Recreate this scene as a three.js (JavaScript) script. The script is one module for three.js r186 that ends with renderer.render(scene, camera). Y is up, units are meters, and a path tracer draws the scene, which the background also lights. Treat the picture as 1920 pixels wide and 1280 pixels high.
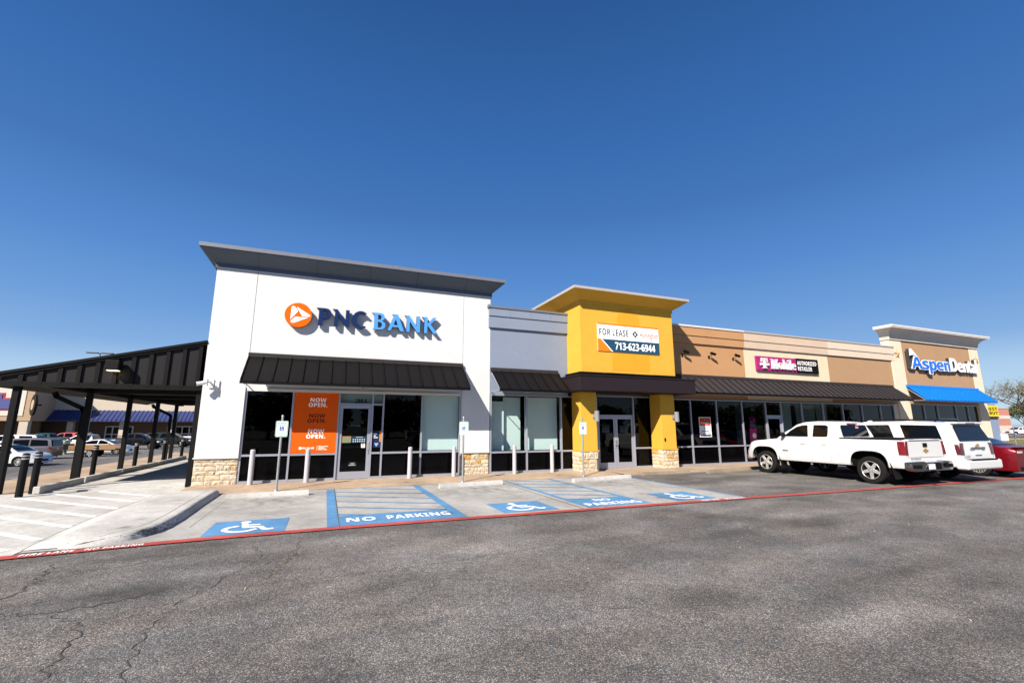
import * as THREE from 'three';
import { mergeGeometries, mergeVertices, toCreasedNormals } from 'three/addons/utils/BufferGeometryUtils.js';
import { RoundedBoxGeometry } from 'three/addons/geometries/RoundedBoxGeometry.js';
import { FontLoader } from 'three/addons/loaders/FontLoader.js';
import { TextGeometry } from 'three/addons/geometries/TextGeometry.js';
import { createNoise2D, createNoise3D } from 'simplex-noise';

// ---------- camera, sky, sun, exposure ----------
const scene = new THREE.Scene();
const camera = new THREE.PerspectiveCamera(73.79, 1024 / 682, 0.1, 900);
camera.position.set(0, 1.73, 15.98);
camera.rotation.order = 'YXZ';
camera.rotation.set(THREE.MathUtils.degToRad(10.56), THREE.MathUtils.degToRad(-21.94), 0);
scene.add(camera);
const renderer = new THREE.WebGLRenderer({ antialias: true });
renderer.setSize(1024, 682);
renderer.toneMapping = THREE.LinearToneMapping;
const EXPOSURE = 2.0;
renderer.toneMappingExposure = EXPOSURE;
renderer.shadowMap.enabled = true;
const SUN_DIR = new THREE.Vector3(-1.25, 1.22, 1).normalize();
{ // clear afternoon sky: colour by elevation only
  const stops = [[-90, 120, 118, 112], [-1, 180, 186, 190], [0, 201, 226, 242], [1.7, 194, 221, 240], [5.5, 172, 205, 237], [8.2, 134, 176, 226], [12, 112, 160, 218], [18, 88, 140, 208], [25.3, 70, 119, 187], [33, 58, 108, 177], [47, 44, 89, 150], [65, 38, 80, 138], [90, 36, 76, 132]];
  const lin = (v) => Math.pow(v / 255 <= 0.04045 ? 0 : 1, 1) * Math.pow((v / 255 + 0.055) / 1.055, 2.4);
  const w = 256, h = 512, d = new Float32Array(w * h * 4);
  for (let j = 0; j < h; j++) {
    const el = -90 + (j + 0.5) / h * 180;
    let k = 0; while (k < stops.length - 2 && stops[k + 1][0] < el) k++;
    const a = stops[k], b = stops[k + 1], t = Math.min(1, Math.max(0, (el - a[0]) / (b[0] - a[0])));
    for (let i = 0; i < w; i++) {
      const o = (j * w + i) * 4;
      for (let c = 0; c < 3; c++) d[o + c] = (lin(a[1 + c]) * (1 - t) + lin(b[1 + c]) * t) / EXPOSURE;
      d[o + 3] = 1;
    }
  }
  const t = new THREE.DataTexture(d, w, h, THREE.RGBAFormat, THREE.FloatType);
  t.mapping = THREE.EquirectangularReflectionMapping; t.magFilter = t.minFilter = THREE.LinearFilter; t.needsUpdate = true;
  scene.background = t; scene.environment = t;
}
const sun = new THREE.DirectionalLight(0xfff4e6, 4.9);
sun.position.copy(SUN_DIR).multiplyScalar(80).add(new THREE.Vector3(10, 0, 0));
sun.target.position.set(10, 0, 0);
sun.castShadow = true; sun.shadow.radius = 1; sun.shadow.mapSize.set(4096, 4096);
Object.assign(sun.shadow.camera, { left: -60, right: 60, top: 60, bottom: -60, near: 1, far: 260 });
scene.add(sun, sun.target);

// ---------- helpers ----------
function rng(seed) { let a = seed >>> 0; return () => { a = (a + 0x6D2B79F5) >>> 0; let t = Math.imul(a ^ (a >>> 15), 1 | a); t = (t + Math.imul(t ^ (t >>> 7), 61 | t)) ^ t; return ((t ^ (t >>> 14)) >>> 0) / 4294967296; }; }
const noise2 = createNoise2D(rng(11)), noise3 = createNoise3D(rng(12));
const fbm = (x, y, o = 4) => { let s = 0, a = 0.5, f = 1; for (let i = 0; i < o; i++) { s += a * noise2(x * f, y * f); a *= 0.5; f *= 2.03; } return s; };
// the facade was measured with its own scale; S and YO bring it to metres with the pavement at y = 0.05
const S = 1.098, YO = 0.05 - 0.12 * S;
const fx = (v) => v * S, fy = (v) => v * S + YO, fz = (v) => v * S;
const gx = (v) => v * 1.0485, gz = (v) => v * 1.0485 + 0.724;   // measured points on the ground, in metres
const taken = {};
function numbered(n) { const k = taken[n] = (taken[n] ?? -1) + 1; return k ? n + '_' + String(k).padStart(3, '0') : n; }
function mesh(name, geo, mat, parent) {
  const m = new THREE.Mesh(geo, mat); m.castShadow = m.receiveShadow = true;
  if (!parent) { m.name = numbered(name); scene.add(m); } else { m.name = name; parent.add(m); }
  return m;
}
function thing(name, label, category, pos = [0, 0, 0], turn = 0, group) {
  const o = new THREE.Group(); o.name = numbered(name); scene.add(o);
  o.position.set(...pos); o.rotation.y = turn; o.userData = { label, category };
  if (group) o.userData.group = group;
  return o;
}
function tag(o, label, category, group) { o.userData = { label, category }; if (group) o.userData.group = group; return o; }
function struct(name, geo, mat) { const m = mesh(name, geo, mat); m.userData.kind = 'structure'; return m; }
function sub(name, parent) { const g = new THREE.Group(); g.name = name; parent.add(g); return g; }
// move a thing's origin to its base without moving its parts
function rebase(o, x, y, z) { for (const c of o.children) c.position.sub(new THREE.Vector3(x, y, z)); o.position.add(new THREE.Vector3(x, y, z)); return o; }
function uvBox(g, s = 1) {  // texture coordinates in metres on the dominant plane of each face
  if (g.index) g = g.toNonIndexed();
  const p = g.attributes.position, uv = new Float32Array(p.count * 2), a = new THREE.Vector3(), b = new THREE.Vector3(), c = new THREE.Vector3();
  for (let i = 0; i < p.count; i += 3) {
    a.fromBufferAttribute(p, i); b.fromBufferAttribute(p, i + 1).sub(a); c.fromBufferAttribute(p, i + 2).sub(a); b.cross(c);
    const X = Math.abs(b.x), Y = Math.abs(b.y), Z = Math.abs(b.z);
    for (let k = i; k < i + 3; k++) {
      const x = p.getX(k), y = p.getY(k), z = p.getZ(k);
      const [u, v] = Y >= X && Y >= Z ? [x, z] : X > Z ? [z, y] : [x, y];
      uv[k * 2] = u * s; uv[k * 2 + 1] = v * s;
    }
  }
  g.setAttribute('uv', new THREE.BufferAttribute(uv, 2));
  return g;
}
function box(x0, x1, y0, y1, z0, z1) { const g = new THREE.BoxGeometry(Math.abs(x1 - x0), Math.abs(y1 - y0), Math.abs(z1 - z0)); g.translate((x0 + x1) / 2, (y0 + y1) / 2, (z0 + z1) / 2); return g; }
function rbox(x0, x1, y0, y1, z0, z1, r = 0.01) { const g = new RoundedBoxGeometry(x1 - x0, y1 - y0, z1 - z0, 2, r); g.translate((x0 + x1) / 2, (y0 + y1) / 2, (z0 + z1) / 2); return g; }
const FM = new THREE.Matrix4().makeScale(S, S, S).setPosition(0, YO, 0);
const bake = (g) => uvBox(g.applyMatrix4(FM));                                // facade measures -> metres
const fbox = (x0, x1, y0, y1, z0, z1) => bake(box(x0, x1, y0, y1, z0, z1));
const frbox = (x0, x1, y0, y1, z0, z1, r) => bake(rbox(x0, x1, y0, y1, z0, z1, r));
const merge = (l) => mergeGeometries(l.map((g) => { g = g.index ? g.toNonIndexed() : g; for (const k of Object.keys(g.attributes)) if (!['position', 'normal', 'uv'].includes(k)) g.deleteAttribute(k); return g; }));
function prism(pts, x0, x1) {  // outline in (z, y), extruded along x
  const s = new THREE.Shape(pts.map(([z, y]) => new THREE.Vector2(z, y)));
  const g = new THREE.ExtrudeGeometry(s, { depth: x1 - x0, bevelEnabled: false });
  g.applyMatrix4(new THREE.Matrix4().set(0, 0, 1, x0, 0, 1, 0, 0, 1, 0, 0, 0, 0, 0, 0, 1));
  const p = g.attributes.position; // the swap mirrors the winding
  const idx = []; for (let i = 0; i < p.count; i += 3) idx.push(i, i + 2, i + 1);
  g.setIndex(idx); const n = g.toNonIndexed(); n.computeVertexNormals(); return n;
}
function tube(pts, r, seg = 8, n = 0) { const c = new THREE.CatmullRomCurve3(pts.map((p) => new THREE.Vector3(...p))); return new THREE.TubeGeometry(c, n || Math.max(2, pts.length * 4), r, seg, false); }
function bar(a, b, r, seg = 10) { const A = new THREE.Vector3(...a), B = new THREE.Vector3(...b), g = new THREE.CylinderGeometry(r, r, A.distanceTo(B), seg); g.applyQuaternion(new THREE.Quaternion().setFromUnitVectors(new THREE.Vector3(0, 1, 0), B.clone().sub(A).normalize())); g.translate((A.x + B.x) / 2, (A.y + B.y) / 2, (A.z + B.z) / 2); return g; }
function cyl(x, y0, y1, z, r0, r1 = r0, seg = 20) { const g = new THREE.CylinderGeometry(r1, r0, y1 - y0, seg); g.translate(x, (y0 + y1) / 2, z); return g; }

// ---------- textures ----------
function tex(w, h, f, srgb = true) {
  const d = new Uint8Array(w * h * 4);
  for (let j = 0; j < h; j++) for (let i = 0; i < w; i++) { const c = f(i, j), o = (j * w + i) * 4; d[o] = c[0]; d[o + 1] = c[1]; d[o + 2] = c[2]; d[o + 3] = c[3] ?? 255; }
  const t = new THREE.DataTexture(d, w, h); t.wrapS = t.wrapT = THREE.RepeatWrapping; t.magFilter = THREE.LinearFilter; t.minFilter = THREE.LinearMipmapLinearFilter; t.generateMipmaps = true;
  if (srgb) t.colorSpace = THREE.SRGBColorSpace; t.needsUpdate = true; return t;
}
const clamp = (v, a = 0, b = 255) => Math.min(b, Math.max(a, v));
function tileNoise(w, cells, seed) {  // tiling value noise
  const r = rng(seed), g = new Float32Array(cells * cells).map(() => r());
  return (i, j) => { const x = i / w * cells, y = j / w * cells, x0 = Math.floor(x), y0 = Math.floor(y), u = x - x0, v = y - y0, a = u * u * (3 - 2 * u), b = v * v * (3 - 2 * v), q = (m, n) => g[((n % cells) + cells) % cells * cells + ((m % cells) + cells) % cells]; return (q(x0, y0) * (1 - a) + q(x0 + 1, y0) * a) * (1 - b) + (q(x0, y0 + 1) * (1 - a) + q(x0 + 1, y0 + 1) * a) * b; };
}
function tiled(t, metres) { const c = t.clone(); c.repeat.set(1 / metres, 1 / metres); c.needsUpdate = true; return c; }
// stucco: fine sand float finish with slight trowel waves
const st = [tileNoise(512, 8, 1), tileNoise(512, 40, 2), tileNoise(512, 170, 3), tileNoise(512, 256, 4)];
const stuccoBump = tiled(tex(512, 512, (i, j) => { const v = 255 * (0.3 * st[0](i, j) + 0.2 * st[1](i, j) + 0.25 * st[2](i, j) + 0.25 * st[3](i, j)); return [v, v, v]; }, false), 1.3);
const stuccoTone = tiled(tex(512, 512, (i, j) => { const v = 255 - 6 * st[0](i, j) - 4 * st[1](i, j) - 6 * st[2](i, j); return [v, v, v - 1]; }), 3.7);
// concrete: broom lines, blotches, pits
const cn = [tileNoise(1024, 6, 21), tileNoise(1024, 22, 22), tileNoise(1024, 90, 23), tileNoise(1024, 420, 24), tileNoise(1024, 13, 25)];
const concreteMap = tiled(tex(1024, 1024, (i, j) => { let v = 236 - 30 * cn[0](i, j) - 20 * cn[1](i, j) - 14 * cn[2](i, j) - 24 * cn[3](i, j); const s = cn[4](i, j) * cn[1](i, j); if (s > 0.62) v -= (s - 0.62) * 130; if (cn[3](i, j) * cn[2](i, j) > 0.8) v -= 40; return [v, v - 2, v - 7]; }), 5.3);
const concreteBump = tiled(tex(512, 512, (i, j) => { const v = 130 + 60 * cn[3](i * 2, j * 2) + 30 * cn[2](i * 2, j * 2); return [v, v, v]; }, false), 1.9);
// asphalt: exposed aggregate
function aggregate(size, n, seed) {
  const r = rng(seed), base = new Float32Array(size * size).fill(0), hgt = new Float32Array(size * size), tint = new Float32Array(size * size);
  for (let k = 0; k < n; k++) {
    const cx = r() * size, cy = r() * size, R = 0.8 + r() * r() * 2.1, tone = r(), tn = r(), el = 0.6 + r() * 0.8;
    for (let y = -4; y <= 4; y++) for (let x = -4; x <= 4; x++) {
      const q = Math.hypot(x * el, y / el) / R; if (q > 1) continue;
      const o = ((Math.floor(cy + y) + size) % size) * size + (Math.floor(cx + x) + size) % size;
      base[o] = tone; hgt[o] = Math.max(hgt[o], 1 - q * q); tint[o] = tn;
    }
  }
  return { base, hgt, tint };
}
const AG = 2048, agg = aggregate(AG, 420000, 77), an = tileNoise(AG, 9, 78), an2 = tileNoise(AG, 70, 79);
const asphaltMap = tiled(tex(AG, AG, (i, j) => {
  const o = j * AG + i; let v = 118 + 22 * an(i, j) + 20 * an2(i, j);
  if (agg.hgt[o] > 0.1) v += 10 + 112 * Math.pow(agg.base[o], 2.6) * (0.4 + 0.6 * agg.hgt[o]); else v -= 44;
  const w = (agg.tint[o] - 0.5) * 20; return [clamp(v + w + 4), clamp(v), clamp(v - w - 4)];
}), 4.9);
const asphaltBump = tiled(tex(AG, AG, (i, j) => { const o = j * AG + i; const v = 60 + 160 * agg.hgt[o] + 25 * an2(i, j); return [v, v, v].map((q) => clamp(q)); }, false), 4.9);
// split limestone
const stoneMap = tiled(tex(512, 512, (i, j) => { const v = 246 - 40 * st[1](i, j) * st[0](i, j) - 34 * st[2](i, j); const y = 26 * Math.max(0, st[0](j, i) - 0.45); return [v, v - y * 0.7, v - y * 1.8]; }), 0.9);

// ---------- materials ----------
const lin = (r, g, b) => new THREE.Color().setRGB(r, g, b);
const std = (o) => new THREE.MeshStandardMaterial({ roughness: 0.85, metalness: 0, ...o });
const stucco = (r, g, b) => std({ color: lin(r, g, b), roughness: 0.95, map: stuccoTone, bumpMap: stuccoBump, bumpScale: 0.006 });
const blk = (r, g, b, rough) => new THREE.MeshPhysicalMaterial({ color: lin(r, g, b), roughness: rough, specularIntensity: 0.3 });
const M = {
  white: stucco(0.63, 0.645, 0.66), grey: stucco(0.205, 0.25, 0.345), yellow: stucco(0.64, 0.365, 0.036), yellowDeep: stucco(0.63, 0.315, 0.012),
  brown: stucco(0.45, 0.245, 0.115), brownDark: stucco(0.38, 0.235, 0.13), cream: stucco(0.68, 0.56, 0.40), peach: stucco(0.55, 0.43, 0.33), beige: stucco(0.62, 0.52, 0.42),
  aspenCream: stucco(0.70, 0.60, 0.47), aspenTrim: stucco(0.62, 0.57, 0.50), slate: stucco(0.105, 0.125, 0.155), slateBand: stucco(0.075, 0.10, 0.15),
  capGrey: std({ color: lin(0.17, 0.185, 0.22), roughness: 0.45, metalness: 0.2 }), capWhite: std({ color: lin(0.62, 0.60, 0.58), roughness: 0.45 }), capTan: std({ color: lin(0.38, 0.355, 0.33), roughness: 0.5 }),
  black: blk(0.0045, 0.0042, 0.0048, 0.6), blackSeam: blk(0.0035, 0.0033, 0.0038, 0.6), blackLip: blk(0.002, 0.002, 0.0023, 0.6),
  bronze: blk(0.034, 0.030, 0.031, 0.55), bronzeSeam: blk(0.013, 0.011, 0.012, 0.55), fascia: blk(0.018, 0.013, 0.016, 0.6),
  blueAwn: std({ color: lin(0.0, 0.19, 0.62), roughness: 0.4 }), blueSeam: std({ color: lin(0.0, 0.085, 0.36), roughness: 0.5 }),
  alu: std({ color: lin(0.34, 0.355, 0.42), roughness: 0.38, metalness: 0.35 }), aluDark: std({ color: lin(0.10, 0.10, 0.11), roughness: 0.4, metalness: 0.4 }),
  glass: new THREE.MeshPhysicalMaterial({ color: lin(0.07, 0.09, 0.095), roughness: 0.0, transmission: 1, thickness: 0, ior: 1.28, metalness: 0 }),
  glassMid: new THREE.MeshPhysicalMaterial({ color: lin(0.42, 0.48, 0.47), roughness: 0.0, transmission: 1, thickness: 0, ior: 1.28, metalness: 0 }),
  glassClear: new THREE.MeshPhysicalMaterial({ color: lin(0.80, 0.88, 0.88), roughness: 0.0, transmission: 1, thickness: 0, ior: 1.28, metalness: 0 }),
  spandrel: new THREE.MeshPhysicalMaterial({ color: lin(0.0015, 0.0015, 0.002), roughness: 0.12, specularIntensity: 0.22 }),
  blind: std({ color: lin(0.60, 0.68, 0.66), roughness: 0.9 }), blindDull: std({ color: lin(0.30, 0.36, 0.33), roughness: 0.9 }),
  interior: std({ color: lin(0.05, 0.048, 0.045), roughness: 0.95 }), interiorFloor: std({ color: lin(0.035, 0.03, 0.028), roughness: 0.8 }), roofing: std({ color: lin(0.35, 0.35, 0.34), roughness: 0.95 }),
  concrete: std({ color: lin(0.50, 0.51, 0.525), roughness: 0.92, map: concreteMap, bumpMap: concreteBump, bumpScale: 0.002 }),
  padConcrete: std({ color: lin(0.58, 0.59, 0.605), roughness: 0.92, map: concreteMap, bumpMap: concreteBump, bumpScale: 0.002, vertexColors: true }),
  concreteBright: std({ color: lin(0.78, 0.79, 0.80), roughness: 0.92, map: concreteMap, bumpMap: concreteBump, bumpScale: 0.002 }),
  concreteTan: std({ color: lin(0.65, 0.50, 0.37), roughness: 0.92, map: concreteMap, bumpMap: concreteBump, bumpScale: 0.003 }),
  stopTan: std({ color: lin(0.42, 0.35, 0.27), roughness: 0.95, map: concreteMap, bumpMap: concreteBump, bumpScale: 0.006 }),
  asphalt: std({ color: lin(0.52, 0.495, 0.475), roughness: 0.93, map: asphaltMap, bumpMap: asphaltBump, bumpScale: 0.004, vertexColors: true }),
  paintBlue: std({ color: lin(0.135, 0.40, 0.80), roughness: 0.75, map: concreteMap }), paintRed: std({ color: lin(0.70, 0.11, 0.095), roughness: 0.75, map: concreteMap }), paintWhite: std({ color: lin(0.84, 0.84, 0.85), roughness: 0.75 }),
  paintYellow: std({ color: lin(0.55, 0.33, 0.08), roughness: 0.8, map: concreteMap }),
  bollard: std({ color: lin(0.40, 0.40, 0.44), roughness: 0.5 }), bollardBand: std({ color: lin(0.40, 0.40, 0.44), roughness: 0.45 }), galv: std({ color: lin(0.42, 0.44, 0.46), roughness: 0.42, metalness: 0.7 }),
  stones: [[0.76, 0.65, 0.49], [0.80, 0.71, 0.57], [0.72, 0.60, 0.44], [0.76, 0.66, 0.51], [0.70, 0.42, 0.13], [0.68, 0.50, 0.28]].map((c) => std({ color: lin(...c), roughness: 0.97, map: stoneMap, bumpMap: stuccoBump, bumpScale: 0.01 })),
  mortar: std({ color: lin(0.58, 0.49, 0.36), roughness: 1 }), sealant: std({ color: lin(0.05, 0.055, 0.06), roughness: 0.9 }),
  blackPost: blk(0.0045, 0.0045, 0.005, 0.6), plasticWhite: std({ color: lin(0.75, 0.75, 0.74), roughness: 0.5 }), lampGrey: std({ color: lin(0.20, 0.205, 0.22), roughness: 0.5 }),
};
const plain = (r, g, b, rough = 0.6) => std({ color: lin(r, g, b), roughness: rough });
function canvasTex(w, h, draw) { const c = document.createElement('canvas'); c.width = w; c.height = h; const x = c.getContext('2d'); draw(x, w, h); const t = new THREE.CanvasTexture(c); t.colorSpace = THREE.SRGBColorSpace; return t; }
const loader = new FontLoader();
const [sansBold, sans, serifBold, serif] = await Promise.all(['sans_bold', 'sans_regular', 'serif_bold', 'serif_regular'].map((n) => loader.loadAsync(`fonts/droid/droid_${n}.typeface.json`)));
// text as a solid, fitted to a box [x0,x1] x [y0,y1] at depth z0..z1
function textSolid(str, font, x0, x1, y0, y1, z0, z1, bevel = 0) {
  const g = new TextGeometry(str, { font, size: 1, depth: 1, curveSegments: 5, bevelEnabled: false });
  g.computeBoundingBox(); const b = g.boundingBox;
  g.translate(-b.min.x, -b.min.y, 0); g.scale((x1 - x0) / (b.max.x - b.min.x), (y1 - y0) / (b.max.y - b.min.y), z1 - z0); g.translate(x0, y0, z0);
  return g.index ? g.toNonIndexed() : g;
}
function textFlat(str, font, w, h) {  // flat letters in a w x h box on the xy plane, from the origin
  const g = new THREE.ShapeGeometry(font.generateShapes(str, 1), 5); g.computeBoundingBox(); const b = g.boundingBox;
  g.translate(-b.min.x, -b.min.y, 0); g.scale(w / (b.max.x - b.min.x), h / (b.max.y - b.min.y), 1); return g;
}
// ---------- builders for the shop row (facade measures) ----------
function awning(parent, x0, x1, yt, zt, yb, zb, mp, ms, ml, mt, spacing = 0.365) {
  const g = sub('awning', parent), n = Math.round((x1 - x0) / spacing), w = (x1 - x0) / n;
  const L = Math.hypot(zb - zt, yb - yt), nz = (yt - yb) / L, ny = (zb - zt) / L;
  const panel = bake(prism([[zt, yt], [zb, yb], [zb - 0.02 * nz, yb - 0.02 * ny], [zt - 0.02 * nz, yt - 0.02 * ny]], 0.002, w - 0.002));
  const seam = bake(prism([[zt, yt + 0.002], [zb, yb + 0.002], [zb + 0.035 * nz, yb + 0.035 * ny], [zt + 0.035 * nz, yt + 0.035 * ny]], -0.011, 0.011));
  for (let i = 0; i < n; i++) mesh('awning_panel', panel, mp, g).position.x = fx(x0 + i * w);
  for (let i = 0; i <= n; i++) mesh('awning_seam', seam, ms, g).position.x = fx(x0 + i * w);
  mesh('awning_flashing', fbox(x0 - 0.015, x1 + 0.015, yt - 0.01, yt + 0.11, 0.004, zt + 0.03), mt, g);
  mesh('awning_lip', fbox(x0 - 0.015, x1 + 0.015, yb - 0.075, yb - 0.004, zb - 0.035, zb + 0.012), ml, g);
  // frame below the panels
  const fr = [];
  for (const x of [x0 + 0.03, (x0 + x1) / 2, x1 - 0.03]) { fr.push(bar([x, yb - 0.04, 0.004], [x, yb - 0.04, zb - 0.04], 0.016, 6)); fr.push(bar([x, yt - 0.06, 0.02], [x, yb - 0.02, zb - 0.05], 0.014, 6)); }
  fr.push(bar([x0, yb - 0.04, zb * 0.5], [x1, yb - 0.04, zb * 0.5], 0.014, 6));
  mesh('awning_frame', bake(merge(fr)), M.alu, g);
  return g;
}
function cornice(x0, x1, zf, zb, prof) {  // profile [offset, y] from the bottom up, mitred round three sides
  const pos = [], st = prof.map(([e, y]) => [[x0 - e, y, zb], [x0 - e, y, zf + e], [x1 + e, y, zf + e], [x1 + e, y, zb]]);
  for (let k = 0; k < st.length - 1; k++) for (let i = 0; i < 3; i++) {
    const a = st[k][i], b = st[k][i + 1], c = st[k + 1][i + 1], d = st[k + 1][i];
    pos.push(...a, ...b, ...c, ...a, ...c, ...d);
  }
  const g = new THREE.BufferGeometry(); g.setAttribute('position', new THREE.Float32BufferAttribute(pos, 3)); g.computeVertexNormals(); return bake(g);
}
const stoneGeo = [...Array(7)].map((_, s) => {
  const r = rng(400 + s), NX = 4, NY = 3, P = (i, j) => { const ed = i === 0 || j === 0 || i === NX || j === NY; return [(i / NX - 0.5) * 0.985 + (ed ? 0 : (r() - 0.5) * 0.12), (j / NY - 0.5) * 0.97 + (ed ? 0 : (r() - 0.5) * 0.14), ed ? 0.45 + r() * 0.22 : 0.6 + r() * 0.42]; };
  const grid = []; for (let j = 0; j <= NY; j++) { grid.push([]); for (let i = 0; i <= NX; i++) grid[j].push(P(i, j)); }
  const pos = [], tri = (a, b, c) => pos.push(...a, ...b, ...c);
  for (let j = 0; j < NY; j++) for (let i = 0; i < NX; i++) { const a = grid[j][i], b = grid[j][i + 1], c = grid[j + 1][i + 1], d = grid[j + 1][i]; if ((i + j + s) % 2) { tri(a, b, c); tri(a, c, d); } else { tri(a, b, d); tri(b, c, d); } }
  const ring = []; for (let i = 0; i < NX; i++) ring.push(grid[0][i]); for (let j = 0; j < NY; j++) ring.push(grid[j][NX]); for (let i = NX; i > 0; i--) ring.push(grid[NY][i]); for (let j = NY; j > 0; j--) ring.push(grid[j][0]);
  for (let k = 0; k < ring.length; k++) { const a = ring[k], b = ring[(k + 1) % ring.length], a0 = [a[0], a[1], 0], b0 = [b[0], b[1], 0]; tri(a0, b0, b); tri(a0, b, a); }
  const g = new THREE.BufferGeometry(); g.setAttribute('position', new THREE.Float32BufferAttribute(pos, 3)); g.computeVertexNormals(); return uvBox(g, 0.35);
});
// random ashlar of separate stones on a face: axis 'z' faces the car park, axis 'x' faces left
function stonework(parent, u0, u1, y0, y1, at, seed, axis = 'z') {
  const r = rng(seed); let y = y0, k = 0; const hs = []; while (y < y1 - 0.05) { let h = 0.085 + r() * 0.075; if (y1 - y - h < 0.08) h = y1 - y; hs.push([y, h]); y += h; }
  for (const [yy, h] of hs) {
    let u = u0 - 0.004; while (u < u1 - 0.02) {
      let w = 0.10 + r() * 0.26; if (u1 - u - w < 0.10) w = u1 - u; const q = r(), mat = M.stones[q < 0.3 ? 0 : q < 0.56 ? 1 : q < 0.74 ? 2 : q < 0.9 ? 3 : q < 0.95 ? 4 : 5];
      const m = mesh('stone', stoneGeo[(k++ + seed) % stoneGeo.length], mat, parent), d = 0.042 + r() * 0.014;
      m.scale.set((w - 0.007) * S, (h - 0.006) * S, d * S);
      if (axis === 'z') m.position.set(fx(u + w / 2), fy(yy + h / 2), fz(at)); else { m.rotation.y = -Math.PI / 2; m.position.set(fx(at), fy(yy + h / 2), fz(u + w / 2)); }
      u += w;
    }
  }
}
function doorLeaf(parent, x0, x1, y0, y1, z, handleSide, pull = 'bar') {
  const d = sub('door', parent), s = new THREE.Shape(), st = 0.085, h = new THREE.Path();
  s.moveTo(x0, y0); s.lineTo(x1, y0); s.lineTo(x1, y1); s.lineTo(x0, y1); s.closePath();
  h.moveTo(x0 + st, y0 + 0.21); h.lineTo(x0 + st, y1 - 0.10); h.lineTo(x1 - st, y1 - 0.10); h.lineTo(x1 - st, y0 + 0.21); h.closePath(); s.holes.push(h);
  const f = new THREE.ExtrudeGeometry(s, { depth: 0.045, bevelEnabled: false }); f.translate(0, 0, z); mesh('door_frame', bake(f), M.alu, d);
  const p = new THREE.PlaneGeometry(x1 - x0 - 2 * st, y1 - y0 - 0.31); p.translate((x0 + x1) / 2, (y0 + 0.21 + y1 - 0.10) / 2, z + 0.02); mesh('door_glass', bake(p), M.glass, d);
  const hx = handleSide > 0 ? x1 - st / 2 : x0 + st / 2;
  mesh('door_handle', bake(merge([tube([[hx, y0 + 0.82, z + 0.05], [hx, y0 + 0.84, z + 0.10], [hx, y0 + 0.95, z + 0.105], [hx, y0 + 1.06, z + 0.10], [hx, y0 + 1.08, z + 0.05]], 0.013, 8, 20), cyl(hx, y0 + 0.72, y0 + 0.78, z + 0.05, 0.02, 0.02, 12)])), M.galv, d);
  mesh('push_bar', fbox(x0 + st, x1 - st, y0 + 0.88, y0 + 0.94, z - 0.06, z - 0.02), M.alu, d);
  return d;
}
// mullion lines xs; bays[i] = { up, low, door, head }
function storefront(parent, xs, y0, sill, y1, bays, z = -0.10) {
  const g = sub('storefront', parent), w = 0.052;
  for (const x of xs) mesh('mullion', fbox(x - w / 2, x + w / 2, y0, y1, z - 0.05, z + 0.06), M.alu, g);
  for (let i = 0; i < xs.length - 1; i++) {
    const a = xs[i] + w / 2, b = xs[i + 1] - w / 2, o = bays[i] ?? {};
    const rail = (ya, yb) => mesh('rail', fbox(a, b, ya, yb, z - 0.045, z + 0.055), M.alu, g);
    const pane = (ya, yb, m, n = 'window_pane') => { if (m === M.spandrel) return mesh('lower_panel', fbox(a, b, ya, yb, z - 0.02, z + 0.005), m, g); const p = new THREE.PlaneGeometry(b - a, yb - ya); p.translate((a + b) / 2, (ya + yb) / 2, z + 0.002); return mesh(n, bake(p), m, g); };
    rail(y1 - 0.045, y1);
    if (o.door) { rail(o.head, o.head + 0.05); pane(o.head + 0.05, y1 - 0.045, o.up ?? M.glass, 'transom_pane'); continue; }
    rail(y0, y0 + 0.065); rail(sill - 0.028, sill + 0.028);
    if (o.cut) { rail(o.cut, o.cut + 0.05); pane(o.cut + 0.05, y1 - 0.045, o.up ?? M.glass, 'transom_pane'); pane(sill + 0.028, o.cut, o.mid ?? M.glass); }
    else pane(sill + 0.028, y1 - 0.045, o.up ?? M.glass);
    pane(y0 + 0.065, sill - 0.028, o.low ?? M.spandrel);
  }
  return g;
}
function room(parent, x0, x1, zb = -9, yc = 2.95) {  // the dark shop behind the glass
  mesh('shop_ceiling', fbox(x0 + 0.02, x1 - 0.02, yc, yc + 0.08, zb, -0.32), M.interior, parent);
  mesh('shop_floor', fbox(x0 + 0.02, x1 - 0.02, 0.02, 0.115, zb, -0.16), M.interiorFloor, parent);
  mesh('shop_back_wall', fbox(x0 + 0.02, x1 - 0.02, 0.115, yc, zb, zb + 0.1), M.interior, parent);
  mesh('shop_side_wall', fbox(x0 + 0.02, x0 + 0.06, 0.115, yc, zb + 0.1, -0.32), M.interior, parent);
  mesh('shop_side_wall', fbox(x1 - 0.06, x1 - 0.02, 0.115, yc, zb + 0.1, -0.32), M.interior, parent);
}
const blind = (parent, x0, x1, y0, y1, z, m = M.blind) => mesh('window_blind', fbox(x0, x1, y0, y1, z - 0.01, z), m, parent);

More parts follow.
